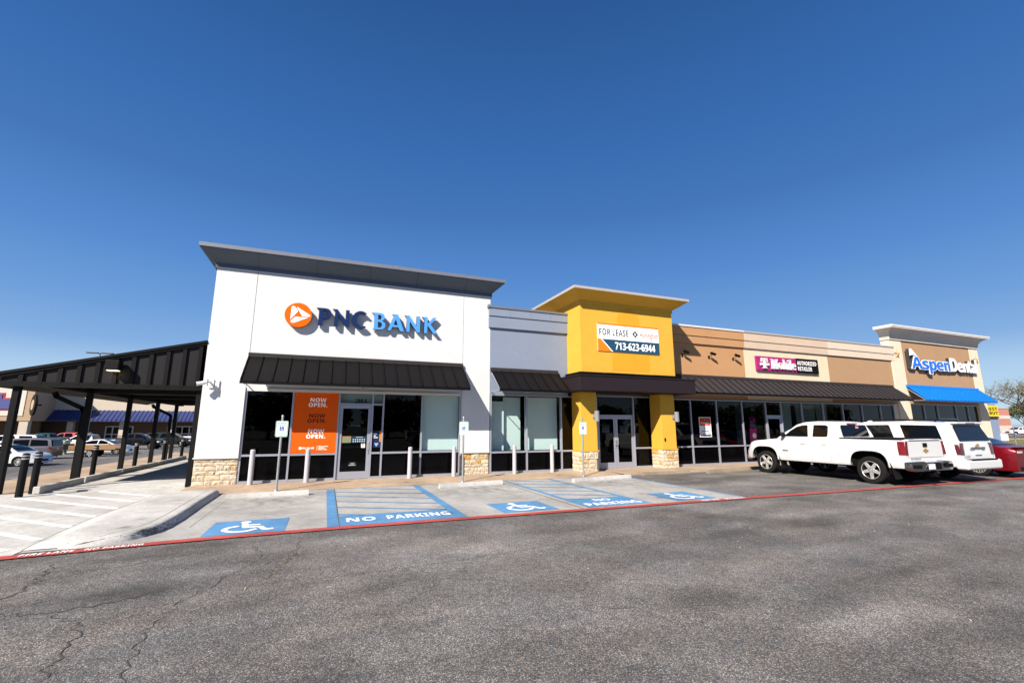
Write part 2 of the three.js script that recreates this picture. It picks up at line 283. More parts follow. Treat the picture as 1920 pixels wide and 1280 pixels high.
// ---------- the bank ----------
{
  const b = thing('bank_building', 'white stucco bank building with slate cornice, black awning and limestone base', 'building');
  const W = M.white;
  // front skin in three panels with open control joints over a backing wall
  mesh('wall_backing', fbox(-3.16, 5.04, 2.72, 6.4, -0.30, -0.03), M.sealant, b);
  mesh('wall_panel', fbox(-3.17, -2.146, 2.70, 6.08, -0.03, 0), W, b);
  mesh('wall_panel', fbox(-2.134, 4.084, 2.70, 6.08, -0.03, 0), W, b);
  mesh('wall_panel', fbox(4.096, 5.05, 2.70, 6.08, -0.03, 0), W, b);
  mesh('pier', fbox(-3.17, -2.15, 0.83, 2.70, -0.30, 0), W, b); mesh('pier', fbox(4.08, 5.05, 0.83, 2.70, -0.30, 0), W, b);
  mesh('ledge', frbox(-3.19, -2.14, 0.795, 0.83, -0.3, 0.035, 0.01), W, b); mesh('ledge', frbox(4.07, 5.05, 0.795, 0.83, -0.3, 0.035, 0.01), W, b);
  mesh('pier_core', fbox(-3.16, -2.15, 0.06, 0.795, -0.30, -0.045), M.mortar, b); mesh('pier_core', fbox(4.08, 5.04, 0.06, 0.795, -0.30, -0.045), M.mortar, b);
  stonework(b, -3.16, -2.15, 0.10, 0.79, -0.045, 5); stonework(b, 4.09, 5.04, 0.10, 0.79, -0.045, 9);
  mesh('side_wall', fbox(-3.17, -2.95, 0.05, 6.40, -13, -0.30), W, b); mesh('side_wall', fbox(4.85, 5.05, 2.7, 6.40, -9, -0.30), W, b);
  mesh('back_wall', fbox(-3.17, 5.05, 0.05, 6.40, -13.2, -13), W, b); mesh('roof', fbox(-2.95, 4.85, 5.6, 5.7, -13, -0.30), M.roofing, b);
  const c = mesh('cornice', cornice(-3.17, 5.05, 0, -13, [[0.0, 6.08], [0.035, 6.08], [0.035, 6.22], [0.38, 6.52], [0.38, 6.545]]), M.slate, b);
  mesh('cornice_cap', cornice(-3.17, 5.05, 0, -13, [[0.36, 6.545], [0.41, 6.545], [0.41, 6.655], [-0.1, 6.675]]), M.capGrey, c);
  mesh('cornice_band', cornice(-3.17, 5.05, 0, -13, [[0.0, 6.06], [0.042, 6.06], [0.042, 6.215], [0.03, 6.215]]), M.slateBand, c);
  for (const x of [-2.14, -0.55, 0.98, 2.45, 4.09]) { const j = prism([[0.044, 6.062], [0.044, 6.217], [0.384, 6.518], [0.386, 6.523], [0.37, 6.515], [0.03, 6.22], [0.03, 6.062]], x - 0.006, x + 0.006); mesh('joint', bake(j), M.sealant, c); }
  for (const x of [-0.9, 1.75, 3.95]) mesh('cap_splice', fbox(x - 0.07, x + 0.07, 6.545, 6.665, 0.395, 0.414), M.capGrey, c);
  storefront(b, [-2.12, -0.92, 0.33, 1.29, 1.61, 2.80, 4.05], 0.12, 0.86, 2.70, [{}, {}, { door: 1, head: 2.28, up: M.glassClear }, { cut: 2.28, up: M.glassClear }, {}, { up: M.glassClear }]);
  doorLeaf(b, 0.365, 1.26, 0.13, 2.275, -0.12, 1);
  mesh('shade_box', fbox(-2.10, 4.03, 2.62, 2.70, -0.02, 0.05), M.capWhite, b);
  room(b, -2.95, 4.85);
  blind(b, 2.84, 4.03, 0.90, 2.64, -0.22); blind(b, 0.36, 1.6, 2.34, 2.64, -0.2, M.blindDull);
  blind(b, -2.08, -0.95, 2.5, 2.66, -0.2, M.blindDull);
  awning(b, -2.14, 4.06, 3.58, 0.07, 2.82, 1.0, M.black, M.blackSeam, M.blackLip, M.bronze);
  rebase(b, fx(0.94), 0.05, 0);
}
// ---------- the grey-blue unit ----------
function parapet(parent, x0, x1, mA, mB, mCap, yA = 5.42, yB = 5.01, yT = 5.70) {
  mesh('parapet_band', fbox(x0, x1, yA, yT, -0.2, 0.10), mA, parent); mesh('parapet_band', fbox(x0, x1, yB, yA - 0.012, -0.2, 0.07), mB, parent);
  mesh('parapet_groove', fbox(x0, x1, yA - 0.012, yA, -0.2, 0.055), mB, parent);
  const c = mesh('parapet_cap', fbox(x0 - 0.002, x1 + 0.002, yT, yT + 0.07, -0.25, 0.13), mCap, parent); return c;
}
{
  const b = thing('grey_shop_unit', 'low pale grey-blue shop unit between the bank and yellow tower', 'building');
  mesh('wall_panel', fbox(5.053, 8.04, 2.72, 5.01, -0.25, -0.001), M.grey, b);
  parapet(b, 4.98, 8.045, M.grey, M.grey, M.capGrey);
  for (const x of [5.75, 6.55, 7.35]) mesh('joint', fbox(x - 0.004, x + 0.004, 5.42, 5.70, 0.099, 0.102), M.slate, b);
  mesh('cap_end', fbox(4.93, 4.99, 5.70, 5.80, -0.1, 0.14), M.capGrey, b);
  mesh('roof', fbox(5.05, 13, 5.2, 5.3, -13, -0.25), M.roofing, b);
  storefront(b, [5.10, 6.42, 7.76, 8.3], 0.12, 0.80, 2.72, [{ up: M.glassClear }, { up: M.glassClear }, {}], -0.06);
  room(b, 5.06, 8.45);
  blind(b, 5.16, 5.72, 0.84, 2.50, -0.42); blind(b, 5.74, 6.40, 0.84, 2.66, -0.55); blind(b, 6.46, 7.73, 0.84, 2.66, -0.30);
  awning(b, 5.08, 7.60, 3.50, 0.07, 2.83, 0.95, M.black, M.blackSeam, M.blackLip, M.bronze);
  rebase(b, fx(6.5), 0.05, 0);
}
// ---------- the yellow tower ----------
{
  const b = thing('yellow_entrance_tower', 'bright yellow stucco entrance tower on two stone-based pillars over glass doors', 'building');
  mesh('tower_wall', fbox(8.05, 12.1, 3.50, 6.0, -5, 1.0), M.yellow, b);
  const c = mesh('cornice', cornice(8.05, 12.1, 1.0, -5, [[0.0, 5.93], [0.03, 5.93], [0.03, 6.05], [0.10, 6.08], [0.46, 6.33]]), M.yellow, b);
  mesh('cornice_cap', cornice(8.05, 12.1, 1.0, -5, [[0.44, 6.33], [0.48, 6.33], [0.48, 6.42], [-0.2, 6.44]]), M.capTan, c);
  for (const x of [9.35, 10.5, 11.6]) mesh('joint', bake(prism([[1.10, 6.081], [1.46, 6.332], [1.45, 6.332], [1.09, 6.081]], x - 0.004, x + 0.004)), M.yellowDeep, c);
  // unfaded paint where a former sign hung
  const gs = new THREE.Shape(); gs.moveTo(9.62, 5.2); gs.lineTo(9.62, 5.35); gs.absarc(10.07, 5.42, 0.5, Math.PI, 0, true); gs.lineTo(10.57, 5.2); gs.closePath();
  const gg = new THREE.ExtrudeGeometry(gs, { depth: 0.004, bevelEnabled: false, curveSegments: 24 }); gg.translate(0, 0, 1.0); mesh('paint_patch', bake(gg), M.yellowDeep, b);
  mesh('paint_patch', fbox(9.32, 10.95, 3.60, 4.5, 0.9, 1.004), M.yellowDeep, b);
  // canopy with dark fascia
  mesh('canopy_fascia', frbox(7.82, 12.82, 2.84, 3.34, -0.1, 1.24, 0.015), M.fascia, b);
  mesh('canopy_drip_edge', fbox(7.80, 12.84, 3.34, 3.39, -0.1, 1.26), M.fascia, b);
  mesh('canopy_flashing', fbox(7.95, 12.25, 3.39, 3.50, -0.1, 1.06), M.blackLip, b);
  for (const [x0, x1] of [[9.0, 10.2], [11.0, 12.1]]) mesh('loose_flashing', frbox(x0, x1, 3.42, 3.50, 1.06, 1.10, 0.012), M.blackLip, b);
  for (const [x0, x1, s] of [[8.2, 8.85, 31], [11.66, 12.32, 37]]) {
    const p = sub('pillar', b);
    mesh('pillar_shaft', frbox(x0, x1, 0.83, 2.84, -0.02, 0.60, 0.012), M.yellow, p); mesh('pillar_ledge', frbox(x0 - 0.04, x1 + 0.04, 0.79, 0.83, -0.02, 0.64, 0.01), M.yellow, p);
    mesh('pillar_core', fbox(x0, x1, 0.06, 0.79, -0.02, 0.59), M.mortar, p);
    stonework(p, x0 - 0.03, x1 + 0.03, 0.10, 0.785, 0.59, s); stonework(p, 0.0, 0.60, 0.10, 0.785, x0, s + 1, 'x');
  }
  storefront(b, [8.32, 9.26, 10.90, 11.75, 12.35], 0.12, 0.84, 2.78, [{}, { door: 1, head: 2.02 }, {}, {}], -0.10);
  doorLeaf(b, 9.29, 10.075, 0.13, 2.015, -0.12, 1); doorLeaf(b, 10.085, 10.87, 0.13, 2.015, -0.12, -1);
  for (const x of [9.5, 10.28]) mesh('door_notice', fbox(x, x + 0.32, 1.42, 1.68, -0.104, -0.100), plain(0.35, 0.45, 0.48), b);
  room(b, 8.45, 12.7);
  mesh('header', fbox(8.3, 12.9, 2.78, 2.84, -0.25, 0.02), M.aluDark, b);
  const box_ = mesh('switch_box', frbox(11.68, 11.74, 1.1, 1.22, 0.60, 0.62, 0.005), M.blackLip, b); box_.position.x += 0.08;
  for (const x of [8.72, 12.22]) { // half-round wall lamps
    const l = thing('wall_lamp', x < 10 ? 'grey cylinder wall lamp on the left yellow pillar' : 'grey cylinder wall lamp on the right yellow pillar', 'lamp', [fx(x), fy(2.0), fz(0.6)], 0, 'lamps on the yellow pillars');
    mesh('lamp_body', uvBox(cyl(0.02, -0.19, 0.19, 0.20, 0.095, 0.095, 20)), M.lampGrey, l); mesh('bracket', uvBox(rbox(-0.05, 0.05, -0.07, 0.07, 0, 0.12, 0.01)), M.lampGrey, l);
    mesh('lamp_rim', uvBox(merge([cyl(0.02, -0.2, -0.19, 0.20, 0.099), cyl(0.02, 0.19, 0.2, 0.20, 0.099)])), M.galv, l);
  }
  rebase(b, fx(10.1), 0.05, 0);
}
// ---------- the brown phone shop unit ----------
{
  const b = thing('brown_shop_unit', 'long tan and cream shop unit with dark bronze awning and phone store sign', 'building');
  mesh('wall_panel', fbox(12.1, 16.88, 2.78, 5.05, -0.25, 0), M.brown, b); mesh('wall_panel', fbox(16.885, 22.38, 2.78, 5.05, -0.25, 0), M.cream, b); mesh('wall_panel', fbox(22.385, 27.39, 2.78, 5.05, -0.25, 0), M.brownDark, b);
  parapet(b, 12.1, 16.88, M.brown, M.brown, M.capWhite, 5.38, 5.05, 5.74); parapet(b, 16.885, 22.38, M.peach, M.peach, M.capTan, 5.38, 5.05, 5.74); parapet(b, 22.385, 27.6, M.beige, M.beige, M.capTan, 5.38, 5.05, 5.74);
  mesh('roof', fbox(13, 27.4, 5.2, 5.3, -13, -0.25), M.roofing, b);
  storefront(b, [12.42, 13.68, 15.06, 16.50, 17.90, 18.86, 20.2, 21.65, 23.06, 24.5, 25.96, 27.06], 0.12, 0.85, 2.74, [{}, {}, {}, { up: M.glassMid }, { door: 1, head: 2.08 }, { up: M.glassMid }, { up: M.glassMid }, { up: M.glassMid }, {}, {}, {}], -0.06);
  doorLeaf(b, 17.93, 18.83, 0.13, 2.075, -0.08, 1);
  mesh('header', fbox(12.9, 27.1, 2.74, 2.78, -0.25, 0.02), M.aluDark, b);
  mesh('end_pier', fbox(27.09, 27.39, 0.06, 2.78, -0.25, 0), M.aspenCream, b);
  room(b, 12.75, 27.3);
  blind(b, 16.62, 17.0, 0.9, 2.7, -0.5, M.blind); blind(b, 19.55, 20.1, 0.9, 2.7, -0.5, M.blind); blind(b, 20.3, 21.6, 0.9, 2.7, -0.4, M.blindDull); blind(b, 21.7, 22.3, 0.9, 2.7, -0.4, M.blindDull); blind(b, 22.36, 22.6, 0.9, 2.7, -0.5, M.blind);
  awning(b, 12.4, 27.08, 3.62, 0.07, 2.96, 0.88, M.bronze, M.bronzeSeam, M.blackLip, M.bronze);
  rebase(b, fx(20), 0.05, 0);
}
// ---------- the dental office ----------
function star(parent, x, y, z, r) {
  const pos = [], P = (k) => { const a = Math.PI / 2 + k * Math.PI / 5, q = k % 2 ? r * 0.4 : r; return [x + Math.cos(a) * q, y + Math.sin(a) * q, z + 0.02]; }, c = [x, y, z + 0.10];
  for (let k = 0; k < 10; k++) pos.push(...c, ...P(k), ...P(k + 1)); for (let k = 0; k < 10; k++) { const a = P(k), d = P(k + 1); pos.push(...a, a[0], a[1], z, ...d, ...d, a[0], a[1], z, d[0], d[1], z); }
  const g = new THREE.BufferGeometry(); g.setAttribute('position', new THREE.Float32BufferAttribute(pos, 3)); g.computeVertexNormals(); return mesh('star_ornament', bake(g), plain(0.42, 0.26, 0.13, 0.5), parent);
}
{
  const b = thing('dental_office_building', 'cream and brown stucco dental office with bright blue awning and curved cornice', 'building');
  const z0 = 0.06, W = M.aspenCream, ZA = -0.36;
  mesh('wall_panel', fbox(28.40, 34.95, 2.82, 6.2, -0.25, z0 - 0.02), M.brownDark, b);
  mesh('pier', fbox(27.4, 28.40, 0.06, 6.2, -0.25, z0), W, b); mesh('pier', fbox(34.95, 35.85, 0.06, 6.2, -0.25, z0), W, b);
  mesh('side_wall', fbox(27.4, 27.6, 2.8, 6.8, ZA, -0.25), W, b); mesh('side_wall', fbox(35.65, 35.85, 0.06, 5.7, -13, -0.25), W, b); mesh('back_wall', fbox(27.6, 35.65, 5.7, 6.8, ZA, -0.25), W, b); mesh('roof', fbox(27.6, 35.65, 5.6, 5.7, -13, -0.25), M.roofing, b);
  const prof = [[0, 6.18], [0.05, 6.18], [0.05, 6.24], [0.03, 6.25]]; for (let k = 0; k <= 8; k++) { const a = k / 8 * Math.PI / 2 * 0.95; prof.push([0.05 + 0.42 * (1 - Math.cos(a)), 6.28 + 0.46 * Math.sin(a)]); }
  const c = mesh('cornice', cornice(27.4, 35.85, z0, ZA, prof), M.aspenTrim, b);
  mesh('cornice_cap', cornice(27.4, 35.85, z0, ZA, [[0.40, 6.735], [0.47, 6.735], [0.47, 6.80], [0.49, 6.80], [0.49, 6.88], [-0.1, 6.90]]), M.capWhite, c);
  star(b, 27.88, 5.42, z0, 0.27); star(b, 35.52, 5.50, z0, 0.27);
  storefront(b, [28.5, 29.7, 30.93, 32.68, 33.91, 35.1], 0.12, 0.85, 2.82, [{}, {}, { cut: 2.02 }, {}, {}], -0.06);
  mesh('pier_return', fbox(35.1, 35.2, 0.06, 2.82, -0.2, 0.05), W, b);
  room(b, 28.2, 35.4);
  awning(b, 28.25, 35.02, 3.70, 0.12, 3.00, 0.85, M.blueAwn, M.blueSeam, M.blueSeam, M.blueAwn);
  rebase(b, fx(31.6), 0.05, 0);
}
// ---------- signs on the row ----------
function letterShape(n) {
  const s = new THREE.Shape(), poly = (t, pts) => { t.moveTo(...pts[0]); for (const p of pts.slice(1)) t.lineTo(...p); t.closePath(); };
  if (n === 'P') { s.moveTo(-0.05, 1); s.lineTo(0.42, 1); s.bezierCurveTo(0.86, 1, 0.86, 0.38, 0.42, 0.38); s.lineTo(0.31, 0.38); s.lineTo(0.31, 0); s.lineTo(0.08, 0); s.lineTo(0.09, 0.84); s.closePath(); const h = new THREE.Path(); h.moveTo(0.31, 0.87); h.lineTo(0.31, 0.52); h.lineTo(0.38, 0.52); h.bezierCurveTo(0.6, 0.52, 0.6, 0.87, 0.38, 0.87); h.closePath(); s.holes.push(h); }
  if (n === 'N') poly(s, [[-0.06, 1], [0.2, 1], [0.66, 0.36], [0.66, 1], [0.86, 1], [0.86, 0], [0.70, 0], [0.24, 0.64], [0.24, 0], [0.06, 0], [0.08, 0.86]]);
  if (n === 'C') { const o = [], c = [0.46, 0.49]; for (let k = 0; k <= 20; k++) { const a = (48 + k / 20 * 264) * Math.PI / 180; o.push([c[0] + 0.47 * Math.cos(a), c[1] + 0.53 * Math.sin(a)]); } for (let k = 20; k >= 0; k--) { const a = (58 + k / 20 * 244) * Math.PI / 180; o.push([c[0] + 0.05 + 0.27 * Math.cos(a), c[1] + 0.39 * Math.sin(a)]); } poly(s, o); }
  if (n === 'B') { s.moveTo(-0.06, 1); s.lineTo(0.4, 1); s.bezierCurveTo(0.74, 1, 0.74, 0.58, 0.5, 0.53); s.bezierCurveTo(0.82, 0.48, 0.82, 0, 0.4, 0); s.lineTo(0.02, 0); s.lineTo(0.09, 0.12); s.lineTo(0.09, 0.86); s.closePath(); for (const [a, c, w] of [[0.6, 0.88, 0.52], [0.12, 0.46, 0.58]]) { const h = new THREE.Path(); h.moveTo(0.29, c); h.lineTo(0.29, a); h.lineTo(0.38, a); h.bezierCurveTo(w, a, w, c, 0.38, c); h.closePath(); s.holes.push(h); } }
  if (n === 'A') { poly(s, [[-0.02, 0], [0.16, 0], [0.25, 0.22], [0.62, 0.22], [0.71, 0], [0.95, 0], [0.56, 1], [0.24, 1], [0.33, 0.90]]); const h = new THREE.Path(); poly(h, [[0.31, 0.35], [0.44, 0.70], [0.57, 0.35]]); s.holes.push(h); }
  if (n === 'K') poly(s, [[-0.06, 1], [0.27, 1], [0.27, 0.58], [0.62, 1], [0.84, 1], [0.46, 0.56], [0.92, 0], [0.65, 0], [0.27, 0.49], [0.27, 0], [0.07, 0], [0.09, 0.86]]);
  return s;
}
{
  const sg = thing('bank_sign', 'raised bank lettering in dark and light blue with round orange emblem', 'sign');
  const faces = [plain(0.006, 0.018, 0.085, 0.3), plain(0.075, 0.29, 0.78, 0.3)], sides = [plain(0.004, 0.014, 0.065, 0.4), plain(0.005, 0.012, 0.04, 0.4)];
  let x = -0.47; const hgt = 0.53, base = 4.61;
  for (const [ch, w, set] of [['P', 0.455, 0], ['N', 0.545, 0], ['C', 0.60, 0], ['B', 0.465, 1], ['A', 0.545, 1], ['N', 0.555, 1], ['K', 0.52, 1]]) {
    const sh = letterShape(ch), mk = (d, z) => { const g = new THREE.ExtrudeGeometry(sh, { depth: d, bevelEnabled: false, curveSegments: 10 }); g.scale(hgt, hgt, 1); g.translate(x, base, z); return bake(g); };
    const l = mesh('letter', mk(0.11, 0.04), sides[set], sg); mesh('letter_face', mk(0.006, 0.151), faces[set], l); x += w;
  }
  const orange = blk(0.72, 0.115, 0.0, 0.8), dsk = new THREE.CylinderGeometry(0.362, 0.362, 0.13, 56); dsk.rotateX(Math.PI / 2); dsk.translate(-0.975, 4.865, 0.10);
  const disc = mesh('emblem_disc', bake(dsk), orange, sg);
  for (const pts of [[[-0.56, -0.42], [-0.54, 0.62], [-0.46, 0.70], [-0.36, 0.70], [-0.27, 0.64], [-0.02, 0.30], [-0.26, -0.02]], [[-0.17, 0.62], [-0.10, 0.64], [0.86, 0.06], [0.90, -0.02], [0.84, -0.10], [0.30, -0.11], [0.06, 0.29]], [[0.76, -0.17], [-0.22, -0.17], [-0.52, -0.52], [-0.52, -0.62], [-0.42, -0.69], [-0.26, -0.68]]]) {
    const s = new THREE.Shape(pts.map(([a, c]) => new THREE.Vector2(a * 0.362 - 0.975, c * 0.362 + 4.865))); const g = new THREE.ExtrudeGeometry(s, { depth: 0.008, bevelEnabled: false }); g.translate(0, 0, 0.165); mesh('emblem_blade', bake(g), plain(0.8, 0.8, 0.82, 0.4), disc);
  }
  rebase(sg, fx(1), fy(4.6), 0);
}
function panelMesh(name, x0, x1, y0, y1, z, depth, canvas, edge, parent) {  // flat printed board in facade measures
  const b = mesh(name, fbox(x0, x1, y0, y1, z - depth, z - 0.003), edge, parent);
  const p = new THREE.PlaneGeometry((x1 - x0) * S, (y1 - y0) * S); p.translate(fx((x0 + x1) / 2), fy((y0 + y1) / 2), fz(z));
  mesh('print', p, new THREE.MeshPhysicalMaterial({ map: canvas, roughness: 0.7, specularIntensity: 0.4 }), b); return b;
}
const font = (x, wt, px, fam = 'sans-serif') => { x.font = `${wt} ${px}px ${fam}`; };
function fitText(x, s, cx, cy, w, h, wt = 'bold', fam = 'sans-serif') { x.save(); font(x, wt, 100, fam); const m = x.measureText(s).width; x.translate(cx, cy); x.scale(w / m, h / 72); x.textAlign = 'center'; x.textBaseline = 'alphabetic'; x.fillText(s, 0, 36); x.restore(); }
{
  const c = canvasTex(1200, 450, (x, w, h) => {
    x.fillStyle = '#f7f7f7'; x.fillRect(0, 0, w, h); x.fillStyle = '#e8731c'; x.fillRect(0, 0, w, 26);
    x.fillStyle = '#f07a18'; x.beginPath(); x.moveTo(0, 255); x.lineTo(55, 255); x.lineTo(262, h); x.lineTo(0, h); x.fill();
    x.fillStyle = '#1f4660'; x.beginPath(); x.moveTo(82, 255); x.lineTo(w, 255); x.lineTo(w, h); x.lineTo(285, h); x.fill();
    x.fillStyle = '#14283c'; fitText(x, 'FOR LEASE', 312, 142, 580, 104);
    x.save(); x.translate(725, 142); x.rotate(Math.PI / 4); x.fillRect(-42, -42, 84, 84); x.restore();
    x.fillStyle = '#e2502c'; for (const [a, d] of [[-1, -1], [1, -1], [-1, 1], [1, 1]]) { x.beginPath(); x.moveTo(725 + a * 58, 142 + d * 58); x.lineTo(725 + a * 58, 142 + d * 32); x.lineTo(725 + a * 32, 142 + d * 58); x.fill(); }
    x.fillStyle = '#ffffff'; fitText(x, 'H', 725, 142, 40, 48);
    x.fillStyle = '#c23a18'; fitText(x, 'Hunington', 1000, 142, 375, 78);
    x.fillStyle = '#74809a'; for (let k = 0, q = 828; k < 15; k++) { const wq = 10 + (k * 7 % 5) * 4; x.fillRect(q, 208, wq, 11); q += wq + 6; }
    x.fillStyle = '#ffffff'; fitText(x, '713-623-6944', 720, 352, 800, 118);
  });
  const b = thing('lease_banner', 'white and navy FOR LEASE banner with phone number on the yellow tower', 'banner');
  panelMesh('banner_sheet', 8.72, 11.40, 4.27, 5.29, 1.03, 0.02, c, plain(0.7, 0.7, 0.7), b); rebase(b, fx(10), fy(4.27), fz(1.0));
  const w = thing('window_lease_poster', 'small orange and white lease poster in the window right of the yellow pillar', 'poster');
  panelMesh('poster_sheet', 14.1, 14.72, 1.22, 2.02, -0.04, 0.01, canvasTex(300, 400, (x, W, H) => { x.fillStyle = '#f2f2f2'; x.fillRect(0, 0, W, H); x.fillStyle = '#c2481c'; x.fillRect(12, 12, W - 24, 160); x.fillStyle = '#1f3c56'; x.save(); x.translate(150, 52); x.rotate(Math.PI / 4); x.fillRect(-24, -24, 48, 48); x.restore(); x.fillStyle = '#fff'; fitText(x, 'H', 150, 52, 22, 26); fitText(x, 'Hunington', 150, 118, 220, 40, ''); x.fillStyle = '#8f949a'; for (let k = 0; k < 4; k++) x.fillRect(110, 190 + k * 18, 80, 9); x.fillStyle = '#39485a'; x.fillRect(50, 276, 200, 16); fitText(x, '713-623-6944', 150, 322, 240, 34); x.fillStyle = '#24405c'; x.fillRect(12, 350, W - 24, 38); x.fillStyle = '#c2481c'; x.fillRect(24, 358, 40, 22); }), plain(0.6, 0.6, 0.6), w); rebase(w, fx(14.4), fy(1.22), 0);
}
{ // phone shop sign: magenta box with raised slab letters, black box with white print
  const b = thing('phone_store_sign', 'magenta and black phone retailer sign on the cream wall', 'sign');
  mesh('magenta_box', frbox(17.5, 20.03, 4.08, 4.73, 0.01, 0.10, 0.01), plain(0.30, 0.006, 0.13, 0.6), b);
  panelMesh('black_box', 20.03, 21.52, 4.08, 4.75, 0.10, 0.09, canvasTex(600, 272, (x, W, H) => { x.fillStyle = '#050505'; x.fillRect(0, 0, W, H); x.fillStyle = '#f2f2f2'; fitText(x, 'AUTHORIZED', 290, 84, 530, 78); fitText(x, 'RETAILER', 220, 190, 390, 78); }), plain(0.005, 0.005, 0.005, 0.3), b);
  const wm = plain(0.60, 0.60, 0.63, 0.6);
  const T = new THREE.Shape(); [[0.12, 0], [0.12, 0.09], [0.22, 0.12], [0.22, 0.88], [0.10, 0.84], [0.06, 0.62], [0, 0.62], [0.02, 1], [0.60, 1], [0.62, 0.62], [0.56, 0.62], [0.52, 0.84], [0.40, 0.88], [0.40, 0.12], [0.50, 0.09], [0.50, 0]].forEach(([a, c], i) => T[i ? 'lineTo' : 'moveTo'](a, c));
  const tg = new THREE.ExtrudeGeometry(T, { depth: 0.06, bevelEnabled: false }); tg.scale(0.62, 0.46, 1); tg.translate(17.74, 4.18, 0.11); mesh('letter', bake(tg), wm, b);
  mesh('letter_dot', fbox(17.68, 17.81, 4.31, 4.42, 0.11, 0.17), wm, b); mesh('letter_dot', fbox(18.07, 18.20, 4.31, 4.42, 0.11, 0.17), wm, b);
  const word = 'Mobile', wd = [0.47, 0.29, 0.28, 0.15, 0.15, 0.27], hh = [0.44, 0.30, 0.46, 0.44, 0.46, 0.30]; let x = 18.33;
  [...word].forEach((ch, i) => { mesh('letter', bake(textSolid(ch, serifBold, x, x + wd[i] - 0.03, 4.18, 4.18 + hh[i], 0.11, 0.17)), wm, b); x += wd[i]; });
  rebase(b, fx(19.5), fy(4.08), 0);
}
{ // dental sign
  const b = thing('dental_sign', 'raised blue and white lettering on the brown dental office wall', 'sign');
  const wm = plain(0.80, 0.80, 0.82, 0.4), bm = plain(0.0, 0.13, 0.62, 0.35), side = plain(0.03, 0.03, 0.035, 0.5);
  const fat = (str, x0, x1, y0, y1, grow, z0, z1, mat, parent, name) => {  // the same letter with its outline pushed out
    const sh = sansBold.generateShapes(str, 1), g0 = new THREE.ExtrudeGeometry(sh, { depth: 0.5, bevelEnabled: grow > 0, bevelThickness: 0.002, bevelSize: grow, bevelSegments: 1, curveSegments: 5 });
    const r0 = new THREE.ShapeGeometry(sh); r0.computeBoundingBox(); const q = r0.boundingBox; g0.translate(-q.min.x, -q.min.y, 0); g0.scale((x1 - x0) / (q.max.x - q.min.x), (y1 - y0) / (q.max.y - q.min.y), (z1 - z0) / 0.5); g0.translate(x0, y0, z0);
    return mesh(name, bake(g0), mat, parent);
  };
  const L = [['A', 28.78, 29.72, 4.70, 5.32, 1], ['s', 29.72, 30.30, 4.69, 5.16, 1], ['p', 30.36, 31.02, 4.47, 5.17, 1], ['e', 31.06, 31.68, 4.69, 5.16, 1], ['n', 31.76, 32.32, 4.70, 5.16, 1], ['D', 32.42, 33.10, 4.70, 5.42, 0], ['e', 33.12, 33.66, 4.69, 5.20, 0], ['n', 33.72, 34.18, 4.70, 5.19, 0], ['t', 34.20, 34.50, 4.69, 5.34, 0], ['a', 34.52, 34.94, 4.69, 5.19, 0], ['l', 34.99, 35.13, 4.70, 5.46, 0]];
  for (const [ch, x0, x1, y0, y1, blue] of L) {
    const o = fat(ch, x0, x1, y0, y1, blue ? 0.075 : 0.03, 0.05, 0.20, side, b, 'letter'); fat(ch, x0, x1, y0, y1, blue ? 0.075 : 0.03, 0.203, 0.215, wm, o, 'letter_face');
    if (blue) fat(ch, x0, x1, y0, y1, 0, 0.222, 0.235, bm, o, 'letter_inlay');
  }
  const pk = new THREE.Shape(); pk.moveTo(28.70, 5.36); pk.lineTo(28.74, 5.74); pk.quadraticCurveTo(28.88, 5.80, 28.98, 5.70); pk.lineTo(29.42, 5.34); pk.quadraticCurveTo(29.05, 5.48, 28.70, 5.36); pk.closePath();
  const pg = new THREE.ExtrudeGeometry(pk, { depth: 0.16, bevelEnabled: false }); pg.translate(0, 0, 0.05); const ps = mesh('peak', bake(pg), side, b); const pf = new THREE.ExtrudeGeometry(pk, { depth: 0.012, bevelEnabled: false }); pf.translate(0, 0, 0.212); mesh('peak_face', bake(pf), wm, ps);
  mesh('sign_back', fbox(28.62, 28.74, 4.64, 5.62, 0.05, 0.19), side, b);
  rebase(b, fx(32), fy(4.5), 0);
}
